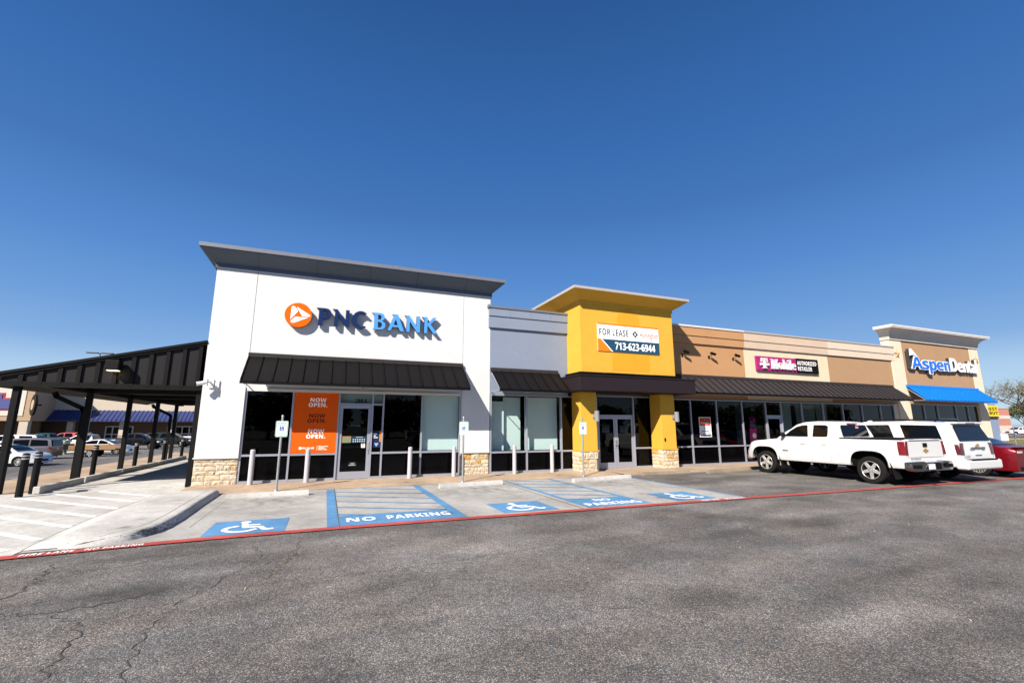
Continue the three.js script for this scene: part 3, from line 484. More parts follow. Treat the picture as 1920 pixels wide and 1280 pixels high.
{ // bank window posters
  const b = thing('now_open_poster', 'tall orange NOW OPEN poster in the bank window', 'poster');
  panelMesh('poster_sheet', -0.885, 0.30, 0.895, 2.65, -0.035, 0.008, canvasTex(540, 800, (x, W, H) => {
    x.fillStyle = '#e25600'; x.fillRect(0, 0, W, H);
    [['#ffffff', 110, 176], ['#181410', 318, 384], ['#ffffff', 520, 586]].forEach(([c, a, d]) => { x.fillStyle = c; fitText(x, 'NOW', 285, a, 205, 52); fitText(x, 'OPEN.', 288, d, 240, 52); });
    x.fillStyle = '#fff'; x.beginPath(); x.arc(112, 736, 17, 0, 7); x.fill(); fitText(x, 'PNC BANK', 205, 736, 150, 24, 'bold', 'serif'); x.fillRect(312, 708, 4, 56); ['BRILLIANTLY', 'BORING', 'SINCE 1865'].forEach((t, i) => { x.textAlign = 'left'; font(x, 'bold', 19); x.fillText(t, 332, 724 + i * 19); });
    x.fillStyle = '#f26a00'; x.beginPath(); x.moveTo(106, 726); x.lineTo(122, 736); x.lineTo(106, 746); x.fill();
  }), plain(0.7, 0.25, 0.02), b); rebase(b, fx(-0.3), fy(0.9), 0);
  const n = thing('suite_number', 'dark suite number 280 A on the glass above the bank door', 'sign');
  const t = textFlat('280 A', sansBold, 0.34, 0.13); t.translate(0.78, 2.345, -0.088); mesh('digits', bake(t), M.blackLip, n); rebase(n, fx(0.95), fy(2.34), 0);
  const d = thing('door_sticker', 'cluster of notices and hours panel on the bank door glass', 'sticker');
  panelMesh('sticker_sheet', 0.46, 1.16, 1.17, 1.36, -0.094, 0.002, canvasTex(512, 140, (x, W, H) => { x.fillStyle = '#1b2b45'; x.fillRect(0, 0, W, H); x.fillStyle = '#b5562a'; x.fillRect(0, 0, 190, H); x.fillStyle = '#6f7f66'; x.fillRect(16, 10, 170, H - 12); x.fillStyle = '#a9c4c6'; for (let k = 0; k < 6; k++) for (let j = 0; j < 2; j++) { x.beginPath(); x.arc(240 + k * 46, 70 + j * 44, 14, 0, 7); x.fill(); } x.fillRect(290, 18, 150, 10); }), M.blackLip, d);
  panelMesh('sticker_sheet', 1.02, 1.13, 1.02, 1.14, -0.094, 0.002, canvasTex(64, 64, (x) => { x.fillStyle = '#f4f4f4'; x.fillRect(0, 0, 64, 64); x.fillStyle = '#d8341e'; x.beginPath(); x.arc(24, 16, 13, 0, 7); x.fill(); x.fillStyle = '#f0a020'; x.beginPath(); x.arc(40, 16, 13, 0, 7); x.fill(); x.fillStyle = '#39589c'; x.fillRect(14, 40, 36, 10); }), M.blackLip, d);
  panelMesh('sticker_sheet', 0.66, 1.00, 1.655, 1.685, -0.094, 0.002, canvasTex(256, 24, (x, W, H) => { x.fillStyle = '#06080b'; x.fillRect(0, 0, W, H); x.fillStyle = '#9aa4ae'; fitText(x, 'PNC BANK', 140, 12, 190, 16, '', 'serif'); x.fillStyle = '#d0582c'; x.beginPath(); x.arc(20, 12, 8, 0, 7); x.fill(); }), M.blackLip, d);
  panelMesh('sticker_sheet', 0.68, 0.92, 0.50, 0.60, -0.094, 0.002, canvasTex(256, 100, (x, W, H) => { x.fillStyle = '#0a1416'; x.fillRect(0, 0, W, H); x.fillStyle = '#cfd6d8'; for (const [yy, a, n] of [[14, 60, 7], [42, 80, 5], [72, 22, 10]]) for (let k = 0; k < n; k++) x.fillRect(a + k * 21, yy, 15, yy > 60 ? 16 : 10); }), M.blackLip, d);
  rebase(d, fx(0.8), fy(0.5), 0);
  const e = thing('sidelight_notice', 'navy notice with orange edge in the narrow pane beside the bank door', 'sticker');
  panelMesh('notice_sheet', 1.33, 1.58, 1.02, 1.52, -0.085, 0.002, canvasTex(128, 256, (x, W, H) => { x.fillStyle = '#16294c'; x.fillRect(0, 0, W, H); x.fillStyle = '#ef7d12'; x.fillRect(106, 10, 22, 160); x.fillStyle = '#dfe6ee'; for (const [y, w] of [[44, 60], [72, 40], [100, 70]]) x.fillRect(12, y, w, 12); x.fillStyle = '#8fa6cc'; x.beginPath(); x.moveTo(30, 190); x.lineTo(100, 190); x.lineTo(64, 245); x.fill(); }), M.blackLip, e); rebase(e, fx(1.45), fy(1.02), 0);
  const f = thing('phone_store_poster', 'magenta poster inside the phone store window', 'poster');
  panelMesh('poster_sheet', 17.05, 17.45, 0.95, 2.05, -0.2, 0.01, canvasTex(160, 440, (x, W, H) => { x.fillStyle = '#9c1466'; x.fillRect(0, 0, W, H); x.fillStyle = '#e9d3e2'; for (const [yy, n] of [[80, 3], [120, 4], [150, 4]]) for (let k = 0; k < n; k++) x.fillRect(28 + k * 28, yy, 20, 20); x.fillStyle = '#d8c8d4'; x.beginPath(); x.arc(100, 320, 44, 0, 7); x.fill(); }), plain(0.2, 0.02, 0.1), f); rebase(f, fx(17.2), fy(0.95), 0);
}
// spot lamps on the brown wall
[[13.42, 'nearest the yellow tower'], [14.85, 'middle of the three'], [16.22, 'nearest the cream panel']].forEach(([x, t]) => {
  const l = thing('spot_lamp', `small black spot lamp on the brown wall, ${t}`, 'lamp', [fx(x), fy(4.52), 0], 0, 'spot lamps on the brown wall');
  mesh('base_plate', uvBox(rbox(-0.05, 0.05, -0.07, 0.07, 0, 0.02, 0.008)), M.blackLip, l); mesh('arm', uvBox(tube([[0, 0, 0.02], [0.01, 0.06, 0.12], [0.03, 0.10, 0.22]], 0.014, 8)), M.blackLip, l);
  const h = bar([-0.06, 0.17, 0.20], [0.16, 0.10, 0.26], 0.06, 16); mesh('lamp_head', uvBox(h), M.blackLip, l);
});
// security camera on the bank corner
{
  const c = thing('security_camera', 'white security camera on a bracket at the bank corner', 'camera', [fx(-3.0), fy(2.78), 0]);
  mesh('mount', uvBox(rbox(-0.04, 0.10, -0.12, 0.14, 0, 0.05, 0.01)), M.plasticWhite, c); mesh('arm', uvBox(merge([bar([0, 0.05, 0.05], [-0.03, 0.05, 0.22], 0.03), cyl(-0.05, -0.07, 0.13, 0.22, 0.045)])), M.plasticWhite, c);
  mesh('housing', uvBox(bar([-0.06, 0.03, 0.22], [-0.28, -0.03, 0.3], 0.055, 16)), M.plasticWhite, c); mesh('lens', uvBox(bar([-0.28, -0.03, 0.3], [-0.285, -0.031, 0.302], 0.04, 16)), M.blackLip, c);
  mesh('conduit_box', uvBox(rbox(0.14, 0.24, -0.11, 0.11, 0, 0.04, 0.01)), M.plasticWhite, c);
}
// ---------- the ground ----------
const smooth = (a, b, v) => { const t = Math.min(1, Math.max(0, (v - a) / (b - a))); return t * t * (3 - 2 * t); };
const LOT = -1.0;   // level of the lower car park on the left
const groundY = (x, z) => LOT * smooth(-9.6, -14.5, x) + (z < -14 ? LOT * 0.0 : 0);
function lines(a, b, fa, fb, fine, grow = 1.35) { const l = []; for (let v = fa; v <= fb + 1e-6; v += fine) l.push(v); let s = fine, v = fb; while (v < b) { s *= grow; v = Math.min(b, v + s); l.push(v); } s = fine; v = fa; while (v > a) { s *= grow; v = Math.max(a, v - s); l.unshift(v); } return l; }
{
  const xs = lines(-170, 330, -16, 26, 0.22), zs = lines(-170, 170, -6, 17, 0.22), pos = [], col = [], uv = [], idx = [], r = rng(5);
  for (const z of zs) for (const x of xs) {
    pos.push(x, groundY(x, z), z); uv.push(x, z);
    // wear: pale dusty drifts along the drive lane, darker oily and patched areas, all with noisy outlines
    let v = 0.96 + 0.34 * fbm(x * 0.10 + 7, z * 0.26, 4) + 0.42 * fbm(x * 0.42, z * 1.25 + 9, 4) + 0.16 * fbm(x * 2.1, z * 3.2, 3);
    const drift = fbm(x * 0.12 + 31, z * 0.45 + 4, 4); v += 0.75 * Math.max(0, drift - 0.10); const patch = fbm(x * 0.23 - 8, z * 0.34 + 17, 3); if (patch > 0.16) v -= 0.26 * Math.min(1, (patch - 0.16) * 5);
    const warm = 0.07 * fbm(x * 0.35 + 3, z * 0.6 - 5, 3);
    col.push(v * (1 + warm + 0.012), v, v * (1 - warm - 0.015));
  }
  const W = xs.length; for (let j = 0; j < zs.length - 1; j++) for (let i = 0; i < W - 1; i++) { const a = j * W + i; idx.push(a, a + W, a + 1, a + 1, a + W, a + W + 1); }
  const g = new THREE.BufferGeometry(); g.setAttribute('position', new THREE.Float32BufferAttribute(pos, 3)); g.setAttribute('color', new THREE.Float32BufferAttribute(col, 3)); g.setAttribute('uv', new THREE.Float32BufferAttribute(uv, 2)); g.setIndex(idx); g.computeVertexNormals();
  const lot = struct('parking_lot', g, M.asphalt);
  // cracks and sealed seams in the asphalt: thin ragged ribbons
  const crack = (pts, w, seed, mat, wander = 0.05) => {
    const q = rng(seed), c = new THREE.CatmullRomCurve3(pts.map(([x, z]) => new THREE.Vector3(x, 0, z))), n = Math.ceil(c.getLength() / 0.06), p = [], id = [];
    for (let i = 0; i <= n; i++) { const v = c.getPoint(i / n), t = c.getTangent(i / n), o = (q() - 0.5) * wander, ww = w * (0.35 + q() * 0.9); for (const s of [-1, 1]) { const x = v.x - t.z * (o + s * ww), z = v.z + t.x * (o + s * ww); p.push(x, groundY(x, z) + 0.004, z); } if (i) { const a = (i - 1) * 2; id.push(a, a + 1, a + 2, a + 1, a + 3, a + 2); } }
    const k = new THREE.BufferGeometry(); k.setAttribute('position', new THREE.Float32BufferAttribute(p, 3)); k.setIndex(id); k.computeVertexNormals(); mesh('crack', uvBox(k), mat, lot);
  };
  const dark = std({ color: lin(0.045, 0.042, 0.04), roughness: 1 }), pale = std({ color: lin(0.24, 0.21, 0.18), roughness: 1, map: concreteMap });
  const px = [[-0.25, 7.9], [-0.3, 8.6], [-0.42, 9.1], [-0.5, 9.7]]; crack(px, 0.022, 1, pale, 0.10); crack(px.map(([x, z]) => [x + 0.015, z]), 0.007, 2, dark, 0.10);
  crack([[-3.1, 8.0], [-2.9, 9.0], [-3.0, 10.1], [-2.75, 11.2], [-2.7, 12.3], [-2.4, 13.4]], 0.012, 3, dark, 0.12); crack([[-3.0, 8.4], [-2.4, 8.5], [-1.6, 8.1]], 0.012, 4, pale, 0.08);
  crack([[-2.3, 10.0], [-1.9, 10.5], [-1.7, 11.6], [-1.6, 12.4]], 0.008, 5, dark, 0.14); crack([[3.2, 7.8], [3.6, 8.6], [4.1, 9.4]], 0.016, 6, pale, 0.12); crack([[4.1, 9.4], [4.7, 9.7], [5.2, 10.4]], 0.010, 7, pale, 0.1);
  crack([[6.1, 8.0], [7.2, 8.6], [8.0, 8.8]], 0.012, 8, pale, 0.08); crack([[0.2, 9.9], [1.6, 9.8], [3.0, 9.6], [4.6, 9.5]], 0.007, 9, pale, 0.05); crack([[5.5, 9.2], [7.4, 8.9], [9.5, 9.0], [12, 8.6]], 0.008, 10, pale, 0.06);
  crack([[-0.9, 7.9], [-0.7, 8.6], [-0.95, 9.4], [-1.3, 10.6], [-1.2, 11.8]], 0.006, 12, dark, 0.1); crack([[1.3, 10.4], [2.2, 10.9], [2.6, 11.8], [3.5, 12.2]], 0.006, 13, pale, 0.08); crack([[-3.6, 9.6], [-2.8, 9.9], [-2.2, 10.0], [-1.5, 9.7]], 0.010, 14, dark, 0.12);
  crack([[10.4, 8.2], [11.6, 9.2], [12.0, 10.4]], 0.01, 11, pale, 0.1);
  // red kerb stripe of the fire lane
  const red = [[-9, 6.75], [-3.64, 6.43], [-1.82, 6.23], [0.69, 6.17], [3.76, 6.21], [8.16, 6.30], [12.73, 6.42], [20.9, 6.60], [34, 6.9]].map(([x, z]) => new THREE.Vector3(gx(x), 0, gz(z))), rc = new THREE.CatmullRomCurve3(red), rp = [], ri = [], q = rng(8), N = 420;
  for (let i = 0; i <= N; i++) { const v = rc.getPoint(i / N); for (const s of [-1, 1]) rp.push(v.x, 0.017, v.z + s * 0.105 + (q() - 0.5) * 0.022); if (i) { const a = (i - 1) * 2; ri.push(a, a + 1, a + 2, a + 1, a + 3, a + 2); } }
  const rg = new THREE.BufferGeometry(); rg.setAttribute('position', new THREE.Float32BufferAttribute(rp, 3)); rg.setIndex(ri); rg.computeVertexNormals(); mesh('fire_lane_stripe', uvBox(rg), M.paintRed, lot);
  const word = (s, x, z, w, h, turn) => { const t = textFlat(s, sansBold, w, h); t.rotateX(-Math.PI / 2); t.rotateY(turn); t.translate(x, 0.022, z); mesh('lane_lettering', t, M.paintWhite, lot); };
  word('FIRE LANE', -3.70, 7.50, 0.56, 0.12, 0.09); word('NO PARKING', -3.03, 7.43, 0.66, 0.11, 0.09); word('FIRE LANE', 8.30, 7.36, 0.52, 0.12, -0.02); word('NO PARKING', 8.98, 7.38, 0.62, 0.12, -0.02);
  // yellow stall line and faded stripe on the right
  for (const [x, z0, z1] of [[13.6, 1.95, 3.1]]) mesh('stall_line', uvBox(box(gx(x) - 0.04, gx(x) + 0.04, -0.01, 0.005, z0, z1)), M.paintYellow, lot);
}
{ // grit and leaf scraps scattered over the asphalt
  const r = rng(321), n = 260, g = new THREE.IcosahedronGeometry(1, 0), im = new THREE.InstancedMesh(g, std({ color: 0xffffff, roughness: 0.95 }), n), m = new THREE.Matrix4(), q = new THREE.Quaternion(), e = new THREE.Euler();
  for (let i = 0; i < n; i++) { const x = -4 + r() * 18, z = 7.7 + r() * 7.6, s = 0.003 + r() * r() * 0.009; q.setFromEuler(e.set(r() * 6, r() * 6, r() * 6)); m.compose(new THREE.Vector3(x, groundY(x, z) + s * 0.3, z), q, new THREE.Vector3(s * (1 + r() * 1.5), s * 0.6, s)); im.setMatrixAt(i, m); const k = r(); im.setColorAt(i, k < 0.5 ? lin(0.06, 0.055, 0.045) : k < 0.8 ? lin(0.30, 0.28, 0.25) : lin(0.40, 0.39, 0.36)); }
  im.name = 'loose_grit'; im.castShadow = im.receiveShadow = true; im.userData = { kind: 'stuff', label: 'grit and leaf scraps scattered on the asphalt', category: 'grit' }; scene.add(im);
}
// tan pavement along the shops; its outer edge falls flush with the pad and stands as a kerb beyond it
function slab(name, pts, y, mat, parent, thick = 0.12) { // polygon [x,z,y?] as a slab with a skirt
  const g = new THREE.BufferGeometry(), c = THREE.ShapeUtils.triangulateShape(pts.map(([x, z]) => new THREE.Vector2(x, z)), []), pos = [], P = (i) => [pts[i][0], pts[i][2] ?? y, pts[i][1]];
  const area = THREE.ShapeUtils.area(pts.map(([x, z]) => new THREE.Vector2(x, z)));
  for (const [a, b, d] of c) pos.push(...P(a), ...(area > 0 ? [...P(d), ...P(b)] : [...P(b), ...P(d)]));
  for (let i = 0; i < pts.length; i++) { const j = (i + 1) % pts.length, a = P(i), b = P(j), a0 = [a[0], a[1] - thick, a[2]], b0 = [b[0], b[1] - thick, b[2]]; pos.push(...a, ...b, ...b0, ...a, ...b0, ...a0); }
  g.setAttribute('position', new THREE.Float32BufferAttribute(pos, 3)); g.computeVertexNormals();
  return parent ? mesh(name, uvBox(g), mat, parent) : struct(name, uvBox(g), mat);
}
const ZP = gz(1.08);  // pad meets pavement
{
  const X0 = fx(-3.17), X1 = gx(9.55);
  const sw = struct('pavement', uvBox(merge([
    (() => { const g = new THREE.BufferGeometry(), p = [[X0, 0.05, -0.4], [X1, 0.05, -0.4], [X1, 0.05, 0.9], [X0, 0.05, 0.9], [X1, 0.016, ZP], [X0, 0.016, ZP]]; g.setAttribute('position', new THREE.Float32BufferAttribute([0, 3, 2, 0, 2, 1, 3, 5, 4, 3, 4, 2].flatMap((i) => p[i]), 3)); g.computeVertexNormals(); g.setAttribute('uv', new THREE.Float32BufferAttribute(24, 2)); return g; })(),
    (() => { const g = new THREE.BufferGeometry(), xb = fx(40), p = [[X1, 0.05, -0.4], [xb, 0.05, -0.4], [xb, 0.09, ZP], [X1, 0.05, ZP], [xb, -0.05, ZP], [X1, -0.05, ZP], [X1 + 0.6, 0.05, -0.4], [X1 + 0.6, 0.09, ZP], [X1 + 0.6, -0.05, ZP]]; g.setAttribute('position', new THREE.Float32BufferAttribute([0, 3, 7, 0, 7, 6, 6, 7, 2, 6, 2, 1, 3, 5, 8, 3, 8, 7, 7, 8, 4, 7, 4, 2].flatMap((i) => p[i]), 3)); g.computeVertexNormals(); g.setAttribute('uv', new THREE.Float32BufferAttribute(48, 2)); return g; })()])), M.concreteTan);
  for (const x of [-2.0, 0.33, 2.6, 5.0, 7.4]) { const a = gx(x); mesh('control_joint', uvBox(merge([box(a - 0.004, a + 0.004, 0.03, 0.0525, -0.1, 0.9)])), plain(0.2, 0.15, 0.1, 1), sw); }
  // concrete pad of the accessible bays
  const pad = struct('accessible_bay_pad', uvBox(merge([(() => { const xs = [gx(-3.64), gx(9.33)], g = new THREE.PlaneGeometry(xs[1] - xs[0], gz(6.20) - ZP, 200, 80); g.rotateX(-Math.PI / 2); g.translate((xs[0] + xs[1]) / 2, 0.010, (ZP + gz(6.20)) / 2); return g.toNonIndexed(); })()])), M.padConcrete);
  { // tyre dirt and oil drips in the bays, broken up by noise
    const p = pad.geometry.attributes.position, c = []; for (let i = 0; i < p.count; i++) { const x = p.getX(i), z = p.getZ(i); let d = 0.10 * fbm(x * 0.8, z * 0.9 + 40, 4); for (const [cx, w] of [[gx(-1.0), 1.1], [gx(3.85), 1.1], [gx(8.0), 1.1]]) { const a = Math.exp(-(((x - cx) / w) ** 2) - ((z - 3.3) / 1.1) ** 2), n = fbm(x * 2.6 + cx, z * 1.7, 4); d -= a * Math.max(0, n + 0.12) * 0.75; if (fbm(x * 7 + 3, z * 7, 3) > 0.42) d -= a * 0.2; } const t = 1 + d; c.push(t, t * 0.998, t * 0.99); } pad.geometry.setAttribute('color', new THREE.Float32BufferAttribute(c, 3));
  }
  const strip = (n, x0, x1, z0, z1, m = M.paintBlue, y = 0.0145) => { const g = new THREE.PlaneGeometry(x1 - x0, z1 - z0); g.rotateX(-Math.PI / 2); g.translate((x0 + x1) / 2, y, (z0 + z1) / 2); return mesh(n, uvBox(g), m, pad); };
  const quad = (n, pts, m, y = 0.0145) => { const g = new THREE.BufferGeometry(); const p = pts.map(([x, z]) => [x, y, z]); g.setAttribute('position', new THREE.Float32BufferAttribute([...p[0], ...p[1], ...p[2], ...p[0], ...p[2], ...p[3]], 3)); g.computeVertexNormals(); if (g.attributes.normal.getY(0) < 0) { g.setAttribute('position', new THREE.Float32BufferAttribute([...p[0], ...p[2], ...p[1], ...p[0], ...p[3], ...p[2]], 3)); g.computeVertexNormals(); } return mesh(n, uvBox(g), m, pad); };
  const aisle = (xa, xb, zt, zb, lw, diag, textLines) => {
    const X = gx(xa), Y = gx(xb), T = gz(zt), B = gz(6.05), C = gz(zb);
    strip('aisle_border', X, X + lw, T, C); strip('aisle_border', Y - lw, Y, T, C); strip('aisle_end_block', X, Y, C, B);
    for (const s of diag) { // bars falling from left to right
      let x0 = X + lw, z0 = C - s, x1 = Y - lw, z1 = z0 + (x1 - x0) * 0.53; if (z0 < T) { x0 += (T - z0) / 0.53; z0 = T; } if (z1 > C) { x1 -= (z1 - C) / 0.53; z1 = C; } if (x1 - x0 < 0.1) continue;
      quad('aisle_bar', [[x0, z0], [x1, z1], [x1, z1 + 0.11], [x0, z0 + 0.11]], M.paintBlue);
    }
    for (const [s, x, z, w, h] of textLines) { const t = textFlat(s, sansBold, w, h); t.rotateX(-Math.PI / 2); t.translate(x, 0.0185, z); mesh('aisle_lettering', t, M.paintWhite, pad); }
  };
  aisle(0.13, 2.55, 1.22, 5.12, 0.19, [0.27, 1.15, 1.98, 2.82, 3.65, 4.48, 5.3], [['NO', gx(0.45), gz(5.75), 0.52, 0.36], ['PARKING', gx(1.15), gz(5.75), 1.22, 0.36]]);
  aisle(5.12, 6.72, 1.14, 5.0, 0.12, [0.2, 0.98, 1.76, 2.54, 3.32, 4.1, 4.88], [['NO', gx(5.72), gz(5.42), 0.42, 0.26], ['PARKING', gx(5.24), gz(5.92), 1.42, 0.32]]);
  strip('bay_edge_line', gx(9.26), gx(9.34), gz(1.3), gz(6.15));
  // wheelchair symbols
  const sym = (xa, xb, za, zb) => {
    const sq = strip('wheelchair_symbol', gx(xa), gx(xb), gz(za), gz(zb)), w = gx(xb) - gx(xa), h = gz(zb) - gz(za), P = (u, v) => [gx(xa) + u * w, gz(za) + v * h];
    const rib = (pts, wd) => { const p = [], id = [], c = pts.length > 2 ? new THREE.CatmullRomCurve3(pts.map(([u, v]) => { const [x, z] = P(u, v); return new THREE.Vector3(x, 0, z); }), false, 'catmullrom', 0.3) : new THREE.LineCurve3(...pts.map(([u, v]) => { const [x, z] = P(u, v); return new THREE.Vector3(x, 0, z); })), n = pts.length > 2 ? 24 : 1; for (let i = 0; i <= n; i++) { const v = c.getPoint(i / n), t = c.getTangent(i / n); for (const s of [-1, 1]) p.push(v.x - t.z * s * wd, 0.0185, v.z + t.x * s * wd); if (i) { const a = (i - 1) * 2; id.push(a, a + 2, a + 1, a + 1, a + 2, a + 3); } } const g = new THREE.BufferGeometry(); g.setAttribute('position', new THREE.Float32BufferAttribute(p, 3)); g.setIndex(id); g.computeVertexNormals(); return g.toNonIndexed(); };
    const head = new THREE.CircleGeometry(0.068 * h, 20); head.rotateX(-Math.PI / 2); const [hx, hz] = P(0.42, 0.17); head.translate(hx, 0.0185, hz); head.deleteAttribute('uv');
    const hh = head.toNonIndexed();
    const parts = [rib([[0.42, 0.26], [0.46, 0.56]], 0.042 * w), rib([[0.455, 0.40], [0.64, 0.42]], 0.032 * w), rib([[0.44, 0.57], [0.66, 0.57]], 0.042 * w), rib([[0.645, 0.56], [0.74, 0.80], [0.84, 0.77]], 0.038 * w), rib([[0.36, 0.44], [0.24, 0.54], [0.22, 0.70], [0.33, 0.84], [0.50, 0.85], [0.62, 0.72]], 0.036 * w)];
    hh.setAttribute('uv', new THREE.Float32BufferAttribute(hh.attributes.position.count * 2, 2)); for (const g of parts) g.setAttribute('uv', new THREE.Float32BufferAttribute(g.attributes.position.count * 2, 2));
    mesh('wheelchair_figure', uvBox(mergeGeometries([hh, ...parts])), M.paintWhite, sq);
  };
  sym(-1.65, -0.50, 4.92, 6.06); sym(3.30, 4.48, 4.88, 5.98); sym(7.42, 8.58, 4.94, 6.06);
  for (const x of [gx(0.32), gx(4.95)]) mesh('control_joint', uvBox(box(x - 0.006, x + 0.006, 0.0, 0.0200, ZP, gz(6.2))), plain(0.10, 0.095, 0.09, 1), pad);
  mesh('gutter_joint', uvBox(box(gx(-1.98), gx(-1.965), 0.0, 0.0118, gz(1.4), gz(5.2))), plain(0.2, 0.19, 0.18, 1), pad);
}
// kerbed island left of the bays: raised on its right, running out to the ground at the nose
{
  const rows = [[1.88, -3.85, -2.52, 1], [3.0, -3.96, -2.51, 1], [4.3, -4.02, -2.49, 1], [5.5, -3.98, -2.47, 1], [6.2, -3.93, -2.49, 1], [6.52, -3.91, -2.54, 1], [6.74, -3.89, -2.65, 0.97], [6.90, -3.87, -2.80, 0.85], [7.01, -3.86, -3.00, 0.6], [7.09, -3.85, -3.25, 0.25], [7.12, -3.84, -3.45, 0.04]];
  const H = 0.14, NU = 16, pos = [], grid = [];
  const fine = []; for (let k = 0; k < rows.length - 1; k++) for (let s = 0; s < 4; s++) { const t = s / 4; fine.push(rows[k].map((v, i) => v + (rows[k + 1][i] - v) * t)); } fine.push(rows[rows.length - 1]);
  const wob = (z, k) => 0.006 * noise2(z * 2.3, k * 3.1);
  for (const [z, xl, xr, h] of fine) { const row = []; for (let i = 0; i <= NU; i++) { const u = i / NU; row.push([xl + (xr - xl) * u, 0.017 + (H - 0.017) * h * smooth(0, 0.34, u), z]); } for (const [o, f] of [[0.025, 0.97], [0.05, 0.87], [0.075, 0.62], [0.10, 0.30], [0.125, -0.1]]) row.push([xr + o + wob(z, o * 40), H * h * f - (f < 0 ? 0.01 : 0), z + (1 - h) * o * 1.2]); grid.push(row); }
  const idx = [], Wd = grid[0].length; grid.forEach((r) => r.forEach((p) => pos.push(...p))); for (let j = 0; j < grid.length - 1; j++) for (let i = 0; i < Wd - 1; i++) { const a = j * Wd + i; idx.push(a, a + Wd, a + 1, a + 1, a + Wd, a + Wd + 1); }
  const g = new THREE.BufferGeometry(); g.setAttribute('position', new THREE.Float32BufferAttribute(pos, 3)); g.setIndex(idx); g.computeVertexNormals();
  const isl = struct('kerb_island', uvBox(toCreasedNormals(g.toNonIndexed(), 0.6)), M.concreteBright);
  mesh('island_end', uvBox(box(-3.4, -2.45, 0, 0.132, 1.83, 1.878)), M.concreteBright, isl);
  const ribbon = (n, at, w, mat, k0, k1, dy = 0.003) => { const jl = []; for (let k = k0; k < k1; k++) { const A = at(fine[k]), B = at(fine[k + 1]); jl.push(A[0] - w, A[1] + dy, A[2], B[0] - w, B[1] + dy, B[2], B[0] + w, B[1] + dy, B[2], A[0] - w, A[1] + dy, A[2], B[0] + w, B[1] + dy, B[2], A[0] + w, A[1] + dy, A[2]); } const q = new THREE.BufferGeometry(); q.setAttribute('position', new THREE.Float32BufferAttribute(jl, 3)); q.computeVertexNormals(); mesh(n, uvBox(q), mat, isl); };
  const jm = plain(0.2, 0.19, 0.17, 1);
  ribbon('control_joint', (f) => [f[2] - 0.14, 0.017 + (H - 0.017) * f[3], f[0]], 0.006, jm, 0, 30); ribbon('control_joint', (f) => [f[1] + 0.01, 0.017, f[0]], 0.007, jm, 0, 38, 0.004);
  // rubber smears on the bend: many small ragged flecks
  const sc = [], r = rng(61); for (let n = 0; n < 420; n++) { const q = Math.min(34.9, 11 + Math.sqrt(r()) * 24), k = Math.floor(q), t = q - k, A = fine[k], B = fine[k + 1], m = A.map((v, i) => v + (B[i] - v) * t), f = 0.12 + r() * 0.74, o = 0.122 - 0.088 * f, l = 0.015 + r() * 0.05, hh = 0.004 + r() * 0.012, x = m[2] + o + 0.012 * Math.sin(f * 3.1), y = H * m[3] * f, dx = (B[2] - A[2]) / (B[0] - A[0]); sc.push(x - dx * l, y - hh, m[0] - l, x + dx * l, y - hh * r(), m[0] + l, x + dx * l * 0.4 - 0.004, y + hh, m[0] + l * (r() - 0.3)); }
  const sg = new THREE.BufferGeometry(); sg.setAttribute('position', new THREE.Float32BufferAttribute(sc, 3)); sg.computeVertexNormals(); const sm = mesh('tyre_scuff', uvBox(sg), plain(0.17, 0.165, 0.16, 1), isl); sm.userData.kind = 'stuff';
}
